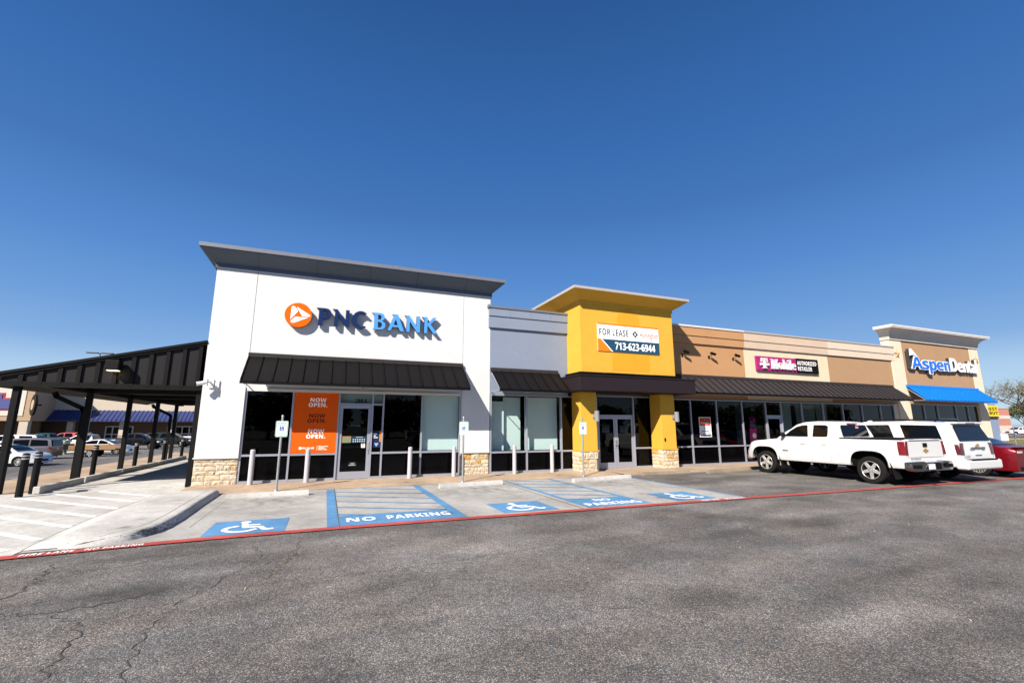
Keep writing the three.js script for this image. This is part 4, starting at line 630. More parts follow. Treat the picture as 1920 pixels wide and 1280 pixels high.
// striped concrete apron and covered walkway on the left
{
  const A = slab('drive_apron', [[-12.2, -0.15], [fx(-3.17) - 0.002, -0.15], [fx(-3.17) - 0.002, 1.86], [gx(-3.66), 1.88], [gx(-3.66), 7.40], [-6.0, 7.58], [-12.2, 7.85]], 0.011, M.concreteBright, null, 0.1);
  const bar_ = (x0, z0, x1, z1, w) => { const g = new THREE.BufferGeometry(), d = Math.hypot(x1 - x0, z1 - z0), nx = -(z1 - z0) / d * w, nz = (x1 - x0) / d * w, p = [[x0 + nx, z0 + nz], [x1 + nx, z1 + nz], [x1 - nx, z1 - nz], [x0 - nx, z0 - nz]].map(([x, z]) => [x, 0.0155, z]); g.setAttribute('position', new THREE.Float32BufferAttribute([...p[0], ...p[1], ...p[2], ...p[0], ...p[2], ...p[3]], 3)); g.computeVertexNormals(); mesh('crosswalk_stripe', uvBox(g), M.paintWhite, A); };
  for (let k = 0; k < 6; k++) { const z = 1.52 + k * 0.97, L = Math.min(2.75, z - 0.1); bar_(-3.98 - L / 0.94, z - L, -3.98, z, 0.065); } bar_(-4.05, 7.0, -8.5, 4.2, 0.065);
  for (const z of [2.6, 4.9]) mesh('control_joint', uvBox(box(-10, gx(-3.7), 0, 0.0135, z - 0.005, z + 0.005)), plain(0.25, 0.24, 0.22, 1), A);
  const w = slab('covered_walkway', [[fx(-6.15), -0.15], [fx(-3.17), -0.15], [fx(-3.17), -14.5], [fx(-6.15), -14.5]], 0.045, M.concreteBright, null, 0.1);
  for (const z of [-2, -4.5, -7, -9.5]) mesh('control_joint', uvBox(box(fx(-6.1), fx(-3.2), 0.03, 0.048, z - 0.005, z + 0.005)), plain(0.22, 0.21, 0.2, 1), w);
  slab('tan_verge', [[-7.35, -0.15, 0.02], [fx(-6.27), -0.15, 0.03], [fx(-6.27), -18, 0.03], [-9.35, -22, 0.0], [-9.55, -2.5, 0.0], [-9.75, -0.15, 0.0]].map((p) => p), 0.02, M.concreteTan, null, 0.3);
  // low concrete kerb blocks beside the walkway
  const kl = [[0.1, -2.05], [-2.15, -4.6], [-4.65, -8.2], [-8.25, -12.2]];
  kl.forEach(([z0, z1], i) => { const g = rbox(-0.075, 0.075, -0.03, 0.15, 0, fz(z0 - z1), 0.02); g.translate(fx(-6.19), 0.05, fz(z1)); tag(mesh('kerb_block', uvBox(g), M.concreteBright), ['kerb block beside the walkway, the one nearest the striped apron', 'kerb block beside the walkway, second from the apron', 'kerb block beside the walkway, third from the apron', 'kerb block beside the walkway, farthest from the apron'][i], 'kerb', 'kerb blocks beside the walkway'); });
}
// ---------- drive-through canopy ----------
{
  const b = thing('drive_through_canopy', 'black steel lean-to canopy on posts attached to the bank side', 'canopy');
  const x0 = -8.1, x1 = -3.19, yl = 2.72, yr = 3.97, zf = -0.06, zb = -12.6, top = (x) => yl + (yr - yl) * (x - x0) / (x1 - x0);
  // sloping roof
  const rf = new THREE.Shape(); rf.moveTo(x0, yl); rf.lineTo(x1, yr); rf.lineTo(x1, yr - 0.06); rf.lineTo(x0, yl - 0.06); rf.closePath(); const rg = new THREE.ExtrudeGeometry(rf, { depth: zf - zb + 0.1, bevelEnabled: false }); rg.translate(0, 0, zb); mesh('canopy_roof', bake(rg), M.black, b);
  const tr = new THREE.Shape(); tr.moveTo(x0 - 0.05, yl + 0.0); tr.lineTo(x1, yr + 0.01); tr.lineTo(x1, yr - 0.12); tr.lineTo(x0 - 0.05, yl - 0.13); tr.closePath(); const tg = new THREE.ExtrudeGeometry(tr, { depth: 0.03, bevelEnabled: false }); tg.translate(0, 0, zf + 0.045); mesh('gable_trim', bake(tg), M.blackSeam, b);
  // gable panels and battens
  const pw = 0.36, n = Math.floor((x1 - x0) / pw), panelM = blk(0.014, 0.0135, 0.015, 0.6);
  for (let i = 0; i < n; i++) {
    const a = x1 - 0.12 - (i + 1) * pw, c = a + pw, ya = top(a) - 0.12, yc = top(c) - 0.12; if (ya < 2.72) continue;
    const s = new THREE.Shape(); s.moveTo(a, 2.66); s.lineTo(c, 2.66); s.lineTo(c, yc); s.lineTo(a, ya); s.closePath(); const g = new THREE.ExtrudeGeometry(s, { depth: 0.03, bevelEnabled: false }); g.translate(0, 0, zf - 0.02); mesh('gable_panel', bake(g), panelM, b);
    mesh('gable_batten', fbox(c - 0.045, c + 0.045, 2.66, yc, zf + 0.012, zf + 0.055), M.blackSeam, b);
  }
  mesh('front_beam', fbox(x0 + 0.1, x1, 2.60, 2.72, zf - 0.1, zf + 0.05), M.blackSeam, b); mesh('eave_beam', fbox(-6.75, -6.6, 2.62, 2.78, zb, zf - 0.1), M.blackPost, b); mesh('wall_beam', fbox(-3.32, x1, 2.62, 2.76, zb, zf - 0.1), M.blackPost, b);
  mesh('soffit', fbox(-6.6, -3.32, 2.765, 2.79, zb, zf - 0.1), M.blackPost, b);
  for (const z of [-3, -6, -9, -12]) mesh('cross_beam', fbox(-6.6, -3.32, 2.64, 2.765, z - 0.05, z + 0.05), M.blackPost, b);
  for (const [x, z] of [[-7.0, zf - 0.12], [-6.67, -3.0], [-6.67, -6.1], [-6.6, -8.85], [-6.58, -11.4]]) mesh('post', frbox(x - 0.065, x + 0.065, 0.0, 2.63, z - 0.07, z + 0.07, 0.01), M.blackPost, b);
  mesh('post', frbox(-3.315, -3.19, 0.08, 2.63, -0.24, -0.10, 0.01), M.blackPost, b);
  for (const z of [-3.0, -11.4]) { const pts = [[-7.55, 2.62, z - 0.14], [-7.5, 2.52, z - 0.14], [-6.85, 2.18, z - 0.14], [-6.80, 2.10, z - 0.14], [-6.80, 0.12, z - 0.14]]; for (let i = 0; i < 4; i++) { const A = new THREE.Vector3(...pts[i]), B = new THREE.Vector3(...pts[i + 1]), g = new THREE.BoxGeometry(0.11, A.distanceTo(B) + 0.06, 0.10); g.applyQuaternion(new THREE.Quaternion().setFromUnitVectors(new THREE.Vector3(0, 1, 0), B.clone().sub(A).normalize())); g.translate((A.x + B.x) / 2, (A.y + B.y) / 2, (A.z + B.z) / 2); mesh('downspout', bake(g), M.blackSeam, b); } }
  rebase(b, fx(-5.6), 0.05, 0);
  // lit fittings
  const glow = std({ color: lin(0.8, 0.7, 0.5), emissive: lin(1, 0.78, 0.45), emissiveIntensity: 0.9 });
  const l = thing('gable_flood_lamp', 'black flood lamp with lit lens on the canopy gable', 'lamp', [fx(-5.1), fy(3.14), fz(0.0)]);
  mesh('housing', uvBox(rbox(-0.16, 0.16, -0.10, 0.17, 0.0, 0.30, 0.03)), M.blackPost, l); mesh('lens', uvBox(box(-0.12, 0.12, -0.125, -0.105, 0.06, 0.26)), glow, l);
  const p1 = new THREE.PointLight(0xffd9a0, 0.04, 8); p1.position.set(fx(-5.1), fy(3.14) - 0.2, 0.17); p1.castShadow = true; scene.add(p1);
  const s = thing('soffit_lamp', 'small lit square lamp under the canopy soffit', 'lamp', [fx(-3.75), fy(2.765), fz(-1.2)]);
  mesh('trim', uvBox(box(-0.16, 0.16, -0.03, 0.0, -0.16, 0.16)), M.blackSeam, s); mesh('lens', uvBox(box(-0.12, 0.12, -0.045, -0.031, -0.12, 0.12)), glow, s);
  const p2 = new THREE.PointLight(0xffd9a0, 0.08, 8); p2.position.set(fx(-3.75), fy(2.765) - 0.12, fz(-1.2)); p2.castShadow = true; scene.add(p2);
}
// ---------- bollards ----------
const bollGeo = (() => { const p = [[0, 0], [0.072, 0], [0.072, 0.86], [0.064, 0.865], [0.064, 0.885], [0.072, 0.89], [0.072, 0.925], [0.064, 0.93], [0.064, 0.945], [0.072, 0.95], [0.070, 0.985], [0.05, 1.005], [0, 1.01]].map(([x, y]) => new THREE.Vector2(x, y)); return uvBox(toCreasedNormals(new THREE.LatheGeometry(p, 24), 0.5)); })();
const bandGeo = uvBox(cyl(0, 0.0, 0.018, 0, 0.0655, 0.0655, 24)), blackBand = uvBox(cyl(0, 0, 0.03, 0, 0.0775));
const whereB = ['in front of the leftmost bank window', 'in front of the orange poster', 'just right of the bank door', 'beside the right end of the bank window', 'in front of the left grey-unit window', 'nearest the left yellow pillar'];
[[-1.78, 0.25], [-0.41, 0.25], [2.43, 0.25], [3.80, 0.25], [5.85, 0.25], [7.26, 0.20]].forEach(([x, z], i) => {
  const b = thing('bollard', `pale grey steel bollard ${whereB[i]}`, 'bollard', [fx(x), 0.045, fz(z)], 0, 'pale bollards along the shop front'); mesh('post', bollGeo, M.bollard, b); for (const y of [0.865, 0.93]) mesh('band', bandGeo, M.bollardBand, b).position.y = y;
});
const whereK = ['nearest the camera on the apron', 'second nearest, at the first kerb block end', 'past the double post', 'past the third post', 'near the second downspout', 'farthest, by the walkway end'];
[[-6.28, 0.55], [-6.32, -0.05], [-6.62, -4.4], [-6.5, -7.5], [-6.45, -10.7], [-6.31, -12.9]].forEach(([x, z], i) => {
  const b = thing('black_bollard', `black bollard under the canopy edge, ${whereK[i]}`, 'bollard', [fx(x) - (i > 1 ? 0.22 : 0), 0.02, fz(z)], 0, 'black bollards along the canopy');
  mesh('post', uvBox(cyl(0, 0, 1.02, 0, 0.075, 0.075, 20)), M.blackPost, b); mesh('cap', uvBox(new THREE.SphereGeometry(0.075, 16, 8, 0, 7, 0, Math.PI / 2).scale(1, 0.4, 1).translate(0, 1.02, 0)), M.blackPost, b); for (const y of [0.9, 0.97]) mesh('band', blackBand, plain(0.30, 0.32, 0.35, 0.35), b).position.y = y;
});
// ---------- accessible parking signs ----------
const parkSign = canvasTex(300, 420, (x, W, H) => {
  x.fillStyle = '#e9efec'; x.fillRect(0, 0, W, H); x.strokeStyle = '#1f8a6a'; x.lineWidth = 12; x.strokeRect(14, 14, W - 28, H - 28); x.fillStyle = '#1c7c60'; fitText(x, 'RESERVED', 150, 66, 220, 42); fitText(x, 'PARKING', 150, 122, 190, 42);
  x.fillStyle = '#1448a8'; x.fillRect(98, 158, 104, 104); x.strokeStyle = '#fff'; x.lineWidth = 8; x.beginPath(); x.arc(146, 222, 24, -0.6, 3.6); x.stroke(); x.beginPath(); x.moveTo(142, 180); x.lineTo(146, 212); x.lineTo(168, 212); x.lineTo(180, 238); x.stroke(); x.fillStyle = '#fff'; x.beginPath(); x.arc(142, 175, 8, 0, 7); x.fill();
  x.fillStyle = '#1c7c60'; fitText(x, 'VAN ACCESSIBLE', 150, 286, 230, 22); for (const [y, w] of [[318, 210], [338, 180], [358, 190], [378, 90]]) x.fillRect(150 - w / 2, y, w, 7);
});
const signGeo = (() => { const s = new THREE.Shape(), w = 0.152, h = 0.215, r = 0.03; s.moveTo(-w + r, -h); s.lineTo(w - r, -h); s.absarc(w - r, -h + r, r, -Math.PI / 2, 0); s.lineTo(w, h - r); s.absarc(w - r, h - r, r, 0, Math.PI / 2); s.lineTo(-w + r, h); s.absarc(-w + r, h - r, r, Math.PI / 2, Math.PI); s.lineTo(-w, -h + r); s.absarc(-w + r, -h + r, r, Math.PI, Math.PI * 1.5); return s; })();
[[-1.07, 1.02, 'in front of the leftmost bank window'], [3.88, 0.98, 'in front of the bank right pier'], [8.02, 0.98, 'in front of the left yellow pillar']].forEach(([x, z, t], i) => {
  const s = thing('parking_sign', `green and white accessible parking sign on steel post ${t}`, 'sign', [gx(x), 0.02, gz(z)], [0.10, 0.0, 0.03][i], 'accessible parking signs');
  mesh('post', uvBox(merge([cyl(0, 0, 1.98, 0, 0.030, 0.030, 16), cyl(0, 0, 0.03, 0, 0.06, 0.04, 16)])), M.galv, s); mesh('post_cap', uvBox(new THREE.SphereGeometry(0.035, 14, 8).translate(0, 1.985, 0)), M.galv, s);
  const pl = new THREE.ExtrudeGeometry(signGeo, { depth: 0.004, bevelEnabled: false }); pl.translate(0, 1.64, 0.033); const plate = mesh('plate', uvBox(pl), plain(0.05, 0.30, 0.22, 0.4), s);
  const fc = new THREE.ShapeGeometry(signGeo, 6), uv = fc.attributes.uv, p = fc.attributes.position; for (let k = 0; k < p.count; k++) uv.setXY(k, p.getX(k) / 0.304 + 0.5, p.getY(k) / 0.43 + 0.5); fc.translate(0, 1.64, 0.0395); mesh('print', fc, std({ map: parkSign, roughness: 0.35 }), plate);
});
// ---------- wheel stops ----------
const stopShape = (() => { const g = prism([[-0.085, 0], [0.085, 0], [0.085, 0.03], [0.05, 0.115], [0.03, 0.125], [-0.03, 0.125], [-0.05, 0.115], [-0.085, 0.03]], -0.5, 0.5); return g; })();
[[-2.01, 2.04, -0.28, 1.95, 'pale concrete wheel stop in the bay beside the kerb island', 0], [2.94, 2.02, 4.82, 1.80, 'pale concrete wheel stop in the middle accessible bay', 0], [6.94, 2.2, 9.2, 1.88, 'pale concrete wheel stop in the accessible bay before the yellow tower', 0], [10.12, 1.35, 12.2, 1.28, 'rough tan wheel stop on the asphalt before the right yellow pillar', 1], [12.72, 1.62, 15.1, 1.3, 'rough tan wheel stop just left of the white pickup', 1]].forEach(([x0, z0, x1, z1, t, tan]) => {
  const len = Math.hypot(gx(x1) - gx(x0), gz(z1) - gz(z0)), g = stopShape.clone(); g.scale(len, 1, 1); if (tan) { const p = g.attributes.position; for (let i = 0; i < p.count; i++) if (p.getY(i) > 0.02) { const n = noise3(p.getX(i) * 9, p.getY(i) * 14, p.getZ(i) * 14); p.setY(i, p.getY(i) + n * 0.012); } }
  const m = tag(mesh('wheel_stop', uvBox(g), tan ? M.stopTan : M.concreteBright), t, 'wheel stop', 'concrete wheel stops'); m.position.set((gx(x0) + gx(x1)) / 2, tan ? 0 : 0.008, (gz(z0) + gz(z1)) / 2); m.rotation.y = -Math.atan2(gz(z1) - gz(z0), gx(x1) - gx(x0));
});
// ---------- vehicles: lofted shells; x is forward, y up, z across ----------
const CM = {
  glass: new THREE.MeshPhysicalMaterial({ color: lin(0.003, 0.0035, 0.004), roughness: 0.03, specularIntensity: 0.55 }), glassSoft: new THREE.MeshPhysicalMaterial({ color: lin(0.006, 0.007, 0.009), roughness: 0.05, specularIntensity: 0.7 }), tyre: blk(0.011, 0.011, 0.011, 0.9), chrome: std({ color: lin(0.62, 0.62, 0.63), roughness: 0.14, metalness: 1 }), rim: std({ color: lin(0.72, 0.72, 0.73), roughness: 0.34, metalness: 0.75 }),
  dark: blk(0.004, 0.004, 0.004, 0.8), trim: blk(0.007, 0.007, 0.0075, 0.6), seam: std({ color: lin(0.12, 0.12, 0.125), roughness: 0.8 }), red: new THREE.MeshPhysicalMaterial({ color: lin(0.15, 0.0025, 0.002), roughness: 0.2, clearcoat: 0.6, clearcoatRoughness: 0.05 }), redDark: new THREE.MeshPhysicalMaterial({ color: lin(0.075, 0.0015, 0.003), roughness: 0.2, clearcoat: 0.6, clearcoatRoughness: 0.05 }), lens: new THREE.MeshPhysicalMaterial({ color: lin(0.55, 0.56, 0.58), roughness: 0.1, clearcoat: 1 }), amber: plain(0.55, 0.16, 0.02, 0.3), plate: plain(0.6, 0.62, 0.66, 0.5), gold: std({ color: lin(0.55, 0.36, 0.09), roughness: 0.3, metalness: 0.6 }),
};
const paint = (r, g, b, met = 0) => new THREE.MeshPhysicalMaterial({ color: lin(r, g, b), roughness: met ? 0.32 : 0.38, metalness: met, clearcoat: r > 0.3 ? 1 : 0.45, specularIntensity: r > 0.3 ? 1 : 0.3, clearcoatRoughness: 0.04 });
const PAINT = { white: paint(0.62, 0.63, 0.64), white2: paint(0.56, 0.57, 0.58), red: paint(0.15, 0.003, 0.008, 0.35), grey: paint(0.10, 0.095, 0.105, 0.3), black: paint(0.004, 0.0045, 0.006), teal: paint(0.015, 0.05, 0.055, 0.2), brightRed: paint(0.35, 0.015, 0.02), silver: paint(0.42, 0.44, 0.46, 0.3), darkGreen: paint(0.012, 0.016, 0.015) };
const curve = (pts) => (x) => { if (x <= pts[0][0]) return pts[0][1]; for (let i = 0; i < pts.length - 1; i++) if (x <= pts[i + 1][0]) { const t = (x - pts[i][0]) / (pts[i + 1][0] - pts[i][0]); return pts[i][1] + (pts[i + 1][1] - pts[i][1]) * (t * t * (3 - 2 * t) * 0.55 + t * 0.45); } return pts[pts.length - 1][1]; };
function loft(rings, capStart = true, capEnd = true) {  // rings of equal length, open at the bottom
  const n = rings[0].length, pos = [], idx = [];
  rings.forEach((r) => r.forEach((p) => pos.push(...p)));
  for (let j = 0; j < rings.length - 1; j++) for (let i = 0; i < n - 1; i++) { const a = j * n + i, b = a + n; idx.push(a, a + 1, b, a + 1, b + 1, b); }
  const cap = (j, flip) => { const r = rings[j], c = r.reduce((s, p) => [s[0] + p[0] / n, s[1] + p[1] / n, s[2] + p[2] / n], [0, 0, 0]), k = pos.length / 3; pos.push(...c); for (let i = 0; i < n; i++) { const a = j * n + i, b = j * n + (i + 1) % n; flip ? idx.push(k, b, a) : idx.push(k, a, b); } };
  if (capStart) cap(0, false); if (capEnd) cap(rings.length - 1, true);
  const g = new THREE.BufferGeometry(); g.setAttribute('position', new THREE.Float32BufferAttribute(pos, 3)); g.setIndex(idx);
  return toCreasedNormals(g, 0.62);
}
function wheelParts(R, w, spokes, style) {
  const t = R * 0.66, tyre = new THREE.LatheGeometry([[t, -w * 0.46], [R * 0.80, -w * 0.5], [R * 0.95, -w * 0.47], [R, -w * 0.36], [R, w * 0.36], [R * 0.95, w * 0.47], [R * 0.80, w * 0.5], [t, w * 0.46]].map(([x, y]) => new THREE.Vector2(x, y)), 36);
  const barrel = new THREE.LatheGeometry([[0.01, w * 0.05], [t * 0.88, w * 0.02], [t * 0.94, w * 0.40], [t * 1.02, w * 0.47], [t * 1.02, w * 0.42]].map(([x, y]) => new THREE.Vector2(x, y)), 36);
  const sp = []; for (let k = 0; k < spokes; k++) { const a = k / spokes * Math.PI * 2, ww = style === 'fine' ? t * 0.055 : t * 0.15; const s = new THREE.Shape(); s.moveTo(-ww * 1.25, t * 0.10); s.lineTo(-ww * 0.85, t * 0.96); s.lineTo(ww * 0.85, t * 0.96); s.lineTo(ww * 1.25, t * 0.10); s.closePath(); const g = new THREE.ExtrudeGeometry(s, { depth: w * 0.10, bevelEnabled: true, bevelSize: ww * 0.15, bevelThickness: w * 0.03, bevelSegments: 1 }); g.rotateX(-Math.PI / 2); g.rotateY(a); g.translate(0, w * 0.28, 0); sp.push(g); }
  sp.push(new THREE.CylinderGeometry(t * 0.17, t * 0.24, w * 0.20, 20).translate(0, w * 0.34, 0));
  const rg = new THREE.TorusGeometry(t * 0.97, t * 0.035, 8, 40).rotateX(Math.PI / 2).translate(0, w * 0.44, 0); sp.push(rg);
  return { tyre: uvBox(toCreasedNormals(tyre, 0.5)), barrel: uvBox(barrel), spokes: uvBox(merge(sp)) };
}
const wheelCache = {};
function addWheel(car, x, y, z, R, w, spokes, style) {
  const key = [R, w, spokes, style].join(), p = wheelCache[key] ??= wheelParts(R, w, spokes, style);
  const g = mesh('wheel', p.tyre, CM.tyre, car); g.position.set(x, y, z); g.rotation.x = z > 0 ? Math.PI / 2 : -Math.PI / 2;
  mesh('wheel_barrel', p.barrel, CM.trim, g); mesh('rim', p.spokes, CM.rim, g);
}
/* spec: L, W, top [[x,y]] upper edge of the lower body, bot sill height, wheels {f,r,R,arch}, cab {x0 front base, x1 rear base, roof [[x,y]], belt, wb half width at belt, wr at roof},
   windows [[x,y]...] side outlines */
function makeVehicle(s, name, label, category, pos, turn, paintM, group) {
  const car = thing(name, label, category, pos, turn, group), h = s.L / 2, hw = s.W / 2, top = curve(s.top), det = s.detail ?? 1;
  const plan = (x) => { const f = Math.max(0, (x - (h - s.noseR)) / s.noseR), r = Math.max(0, (-x - (h - s.tailR)) / s.tailR); return 1 - s.noseK * Math.pow(f, 2.2) - s.tailK * Math.pow(r, 2.4); };
  const arch = (x) => { let y = s.bot(x); for (const c of [s.wheels.f, s.wheels.r]) { const d = Math.abs(x - c); if (d < s.wheels.arch) { const q = s.square ?? 2; y = Math.max(y, s.wheels.R + (s.wheels.lift ?? 0) + (s.wheels.arch - 0.02) * Math.pow(Math.max(0, 1 - Math.pow(d / s.wheels.arch, q)), 1 / q)); } } return y; };
  const xs = new Set(); const N = Math.round(30 * det) + 10; for (let i = 0; i <= N; i++) xs.add(-h + s.L * i / N); for (const c of [s.wheels.f, s.wheels.r]) for (let k = 0; k <= 16; k++) { const a = Math.PI * k / 16; xs.add(c - s.wheels.arch * Math.cos(a)); } for (const c of [s.wheels.f, s.wheels.r]) { xs.add(c - s.wheels.arch - 0.001); xs.add(c + s.wheels.arch + 0.001); } for (const p of s.top) xs.add(p[0]);
  const X = [...xs].filter((x) => x >= -h && x <= h).sort((a, b) => a - b).filter((x, i, l) => !i || x - l[i - 1] > 0.0008);
  const sect = curve([[0, 0.955], [0.12, 0.985], [0.45, 1.0], [0.72, 0.99], [0.92, 0.968], [1, 0.94]]);
  const lean = (x, y) => { const f = Math.max(0, (x - (h - 0.35)) / 0.35), r = Math.max(0, (-x - (h - 0.30)) / 0.30), t = (y - 0.3) / Math.max(0.3, top(x) - 0.3); return f * (s.noseLean?.(t) ?? 0) + r * (s.tailLean?.(t) ?? 0); };
  const NY = 9, NT = 8, rings = X.map((x) => {
    const yb = arch(x), yt = top(x), y0 = s.bot(x), p = plan(x), ring = [], r = Math.min(0.05, (yt - yb) * 0.2);
    const side = (k) => { const y = yb + (yt - r - yb) * k / NY, t = (y - y0) / (yt - y0); return [y, hw * p * sect(t)]; };
    for (let k = 0; k <= NY; k++) { const [y, w] = side(k); ring.push([x + lean(x, y), y, w]); }
    const w1 = side(NY)[1]; for (let k = 1; k <= 3; k++) { const a = k / 3 * Math.PI / 2; ring.push([x + lean(x, yt), yt - r + r * Math.sin(a), w1 - r + r * Math.cos(a)]); }
    for (let k = 1; k < NT; k++) { const u = 1 - 2 * k / NT; ring.push([x + lean(x, yt), yt + (s.crown ?? 0.03) * (1 - u * u), (w1 - r) * u]); }
    for (let k = 3; k >= 1; k--) { const a = k / 3 * Math.PI / 2; ring.push([x + lean(x, yt), yt - r + r * Math.sin(a), -(w1 - r + r * Math.cos(a))]); }
    for (let k = NY; k >= 0; k--) { const [y, w] = side(k); ring.push([x + lean(x, y), y, -w]); }
    return ring;
  });
  const shells = [loft(rings)], c = s.cab, roof = curve(c.roof), cw = (y) => c.wb + (c.wr - c.wb) * Math.min(1, Math.max(0, (y - c.belt) / (c.top - c.belt)));
  const cx = []; const CN = Math.round(34 * det) + 6; for (let i = 0; i <= CN; i++) cx.push(c.roof[0][0] + (c.roof[c.roof.length - 1][0] - c.roof[0][0]) * i / CN);
  const cr = cx.map((x) => { const yr = roof(x), yb = c.belt - 0.08, r = Math.min(0.09, Math.max(0.004, (yr - yb) * 0.25)), ring = []; for (let k = 0; k <= 6; k++) { const y = yb + (yr - r - yb) * k / 6; ring.push([x, y, cw(y)]); } const w = cw(yr - r); for (let k = 1; k <= 4; k++) { const a = k / 4 * Math.PI / 2; ring.push([x, yr - r + r * Math.sin(a), w - r + r * Math.cos(a)]); } for (let k = 1; k < 8; k++) { const u = 1 - 2 * k / 8; ring.push([x, yr + 0.025 * (1 - u * u), (w - r) * u]); } for (let k = 4; k >= 1; k--) { const a = k / 4 * Math.PI / 2; ring.push([x, yr - r + r * Math.sin(a), -(w - r + r * Math.cos(a))]); } for (let k = 6; k >= 0; k--) { const y = yb + (yr - r - yb) * k / 6; ring.push([x, y, -cw(y)]); } return ring; });
  shells.push(loft(cr)); mesh('body', uvBox(merge(shells)), paintM, car);
  // underside and wheel wells
  mesh('underbody', uvBox(merge([box(-h + 0.25, h - 0.25, Math.max(0.16, s.bot(0) - 0.06), Math.min(s.wheels.R * 2 + 0.12, top(h - 0.3) - 0.07, top(-h + 0.3) - 0.07), -hw + 0.26, hw - 0.26), box(s.wheels.r + s.wheels.arch - 0.02, s.wheels.f - s.wheels.arch + 0.02, s.bot(0) - 0.03, s.bot(0) + 0.2, -hw + 0.09, hw - 0.09)])), CM.dark, car);
  // side glass follows the cab's planar sides
  for (const side of [1, -1]) {
    for (const w of s.windows) { const sh = new THREE.Shape(); roundPoly(sh, w, 0.035); const g = new THREE.ExtrudeGeometry(sh, { depth: 0.006, bevelEnabled: false, curveSegments: 3 }); const p = g.attributes.position; for (let i = 0; i < p.count; i++) p.setZ(i, side * (cw(p.getY(i)) + 0.001 + p.getZ(i))); if (side < 0) flip(g); g.computeVertexNormals(); mesh('side_window', uvBox(g), CM.glass, car); }
    for (const pts of s.seams ?? []) { const pp = pts.map(([x, y]) => { const t = (y - s.bot(x)) / (top(x) - s.bot(x)); const w = y > top(x) - 0.03 ? cw(y) + 0.002 : hw * plan(x) * sect(t) + 0.0015; return [x + lean(x, y), y, side * w]; }); mesh('door_seam', uvBox(tube(pp, 0.004, 5, pts.length * 5)), CM.seam, car); }
    for (const [x, y] of s.handles ?? []) { const w = hw * plan(x) * sect((y - s.bot(x)) / (top(x) - s.bot(x))); mesh('door_handle', uvBox(rbox(x - 0.10, x + 0.10, y - 0.018, y + 0.018, side > 0 ? w - 0.01 : -w - 0.025, side > 0 ? w + 0.025 : -w + 0.01, 0.009)), s.handleMat ?? paintM, car); }
    if (s.mirror) { const [x, y] = s.mirror, w = cw(y) + 0.02; const g = new THREE.SphereGeometry(0.11, 14, 10); g.scale(0.55, 0.85, 1.05); g.translate(x, y, side * (w + 0.13)); mesh('mirror', uvBox(merge([g, box(x - 0.03, x + 0.03, y - 0.05, y + 0.01, side > 0 ? w - 0.04 : -w - 0.06, side > 0 ? w + 0.06 : -w + 0.04)])), s.mirrorMat ?? paintM, car); }
  }
  // sheet of glass over a stretch of the cab's top surface
  const sheet = (n, xa, xb, inset, mat) => { const U = 40, V = 10, pos = [], idx = []; for (let i = 0; i <= U; i++) for (let j = 0; j <= V; j++) { const x = xa + (xb - xa) * i / U, yr = roof(x), w = (cw(yr) - inset), u = 1 - 2 * j / V; pos.push(x, yr + 0.025 * (1 - u * u) + 0.012, w * u); } for (let i = 0; i < U; i++) for (let j = 0; j < V; j++) { const a = i * (V + 1) + j; idx.push(a, a + 1, a + V + 1, a + 1, a + V + 2, a + V + 1); } const g = new THREE.BufferGeometry(); g.setAttribute('position', new THREE.Float32BufferAttribute(pos, 3)); g.setIndex(idx); g.computeVertexNormals(); return mesh(n, uvBox(g), mat, car); };
  if (s.windshield) sheet('windshield', ...s.windshield, 0.10, CM.glass); if (s.rearGlass) sheet('rear_window', ...s.rearGlass, 0.12, CM.glass);
  for (const x of [s.wheels.f, s.wheels.r]) for (const z of [1, -1]) addWheel(car, x, s.wheels.R, z * (hw - s.wheels.w / 2 - 0.035), s.wheels.R, s.wheels.w, s.wheels.spokes, s.wheels.style);
  // lamps, bumpers and plates as pieces set into the ends
  const endPiece = (n, front, u0, u1, y0, y1, mat, deep = 0.05, proud = 0.012, parent = car) => {
    const U = 5, V = 4, pos = [], sgn = front ? 1 : -1, P = (u, y, o) => { const xe = sgn * h, w = hw * plan(xe) * sect((y - s.bot(xe)) / (top(xe) - s.bot(xe))); return [xe + lean(xe, y) + sgn * o, y, u * w]; }, t = (a, b, d) => pos.push(...a, ...b, ...d);
    for (let i = 0; i < U; i++) for (let j = 0; j < V; j++) { const ua = u0 + (u1 - u0) * i / U, ub = u0 + (u1 - u0) * (i + 1) / U, ya = y0 + (y1 - y0) * j / V, yb = y0 + (y1 - y0) * (j + 1) / V, a = P(ua, ya, proud), b = P(ub, ya, proud), d = P(ub, yb, proud), e = P(ua, yb, proud); t(a, b, d); t(a, d, e); }
    const edge = []; for (let i = 0; i < U; i++) edge.push([u0 + (u1 - u0) * i / U, y0]); for (let j = 0; j < V; j++) edge.push([u1, y0 + (y1 - y0) * j / V]); for (let i = U; i > 0; i--) edge.push([u0 + (u1 - u0) * i / U, y1]); for (let j = V; j > 0; j--) edge.push([u0, y0 + (y1 - y0) * j / V]);
    edge.forEach(([u, y], k) => { const [u2, yy] = edge[(k + 1) % edge.length], a = P(u, y, proud), b = P(u2, yy, proud), a0 = P(u, y, -deep), b0 = P(u2, yy, -deep); t(a, b, b0); t(a, b0, a0); });
    const g = new THREE.BufferGeometry(); g.setAttribute('position', new THREE.Float32BufferAttribute(pos, 3)); g.computeVertexNormals(); return mesh(n, uvBox(g), mat, parent);
  };
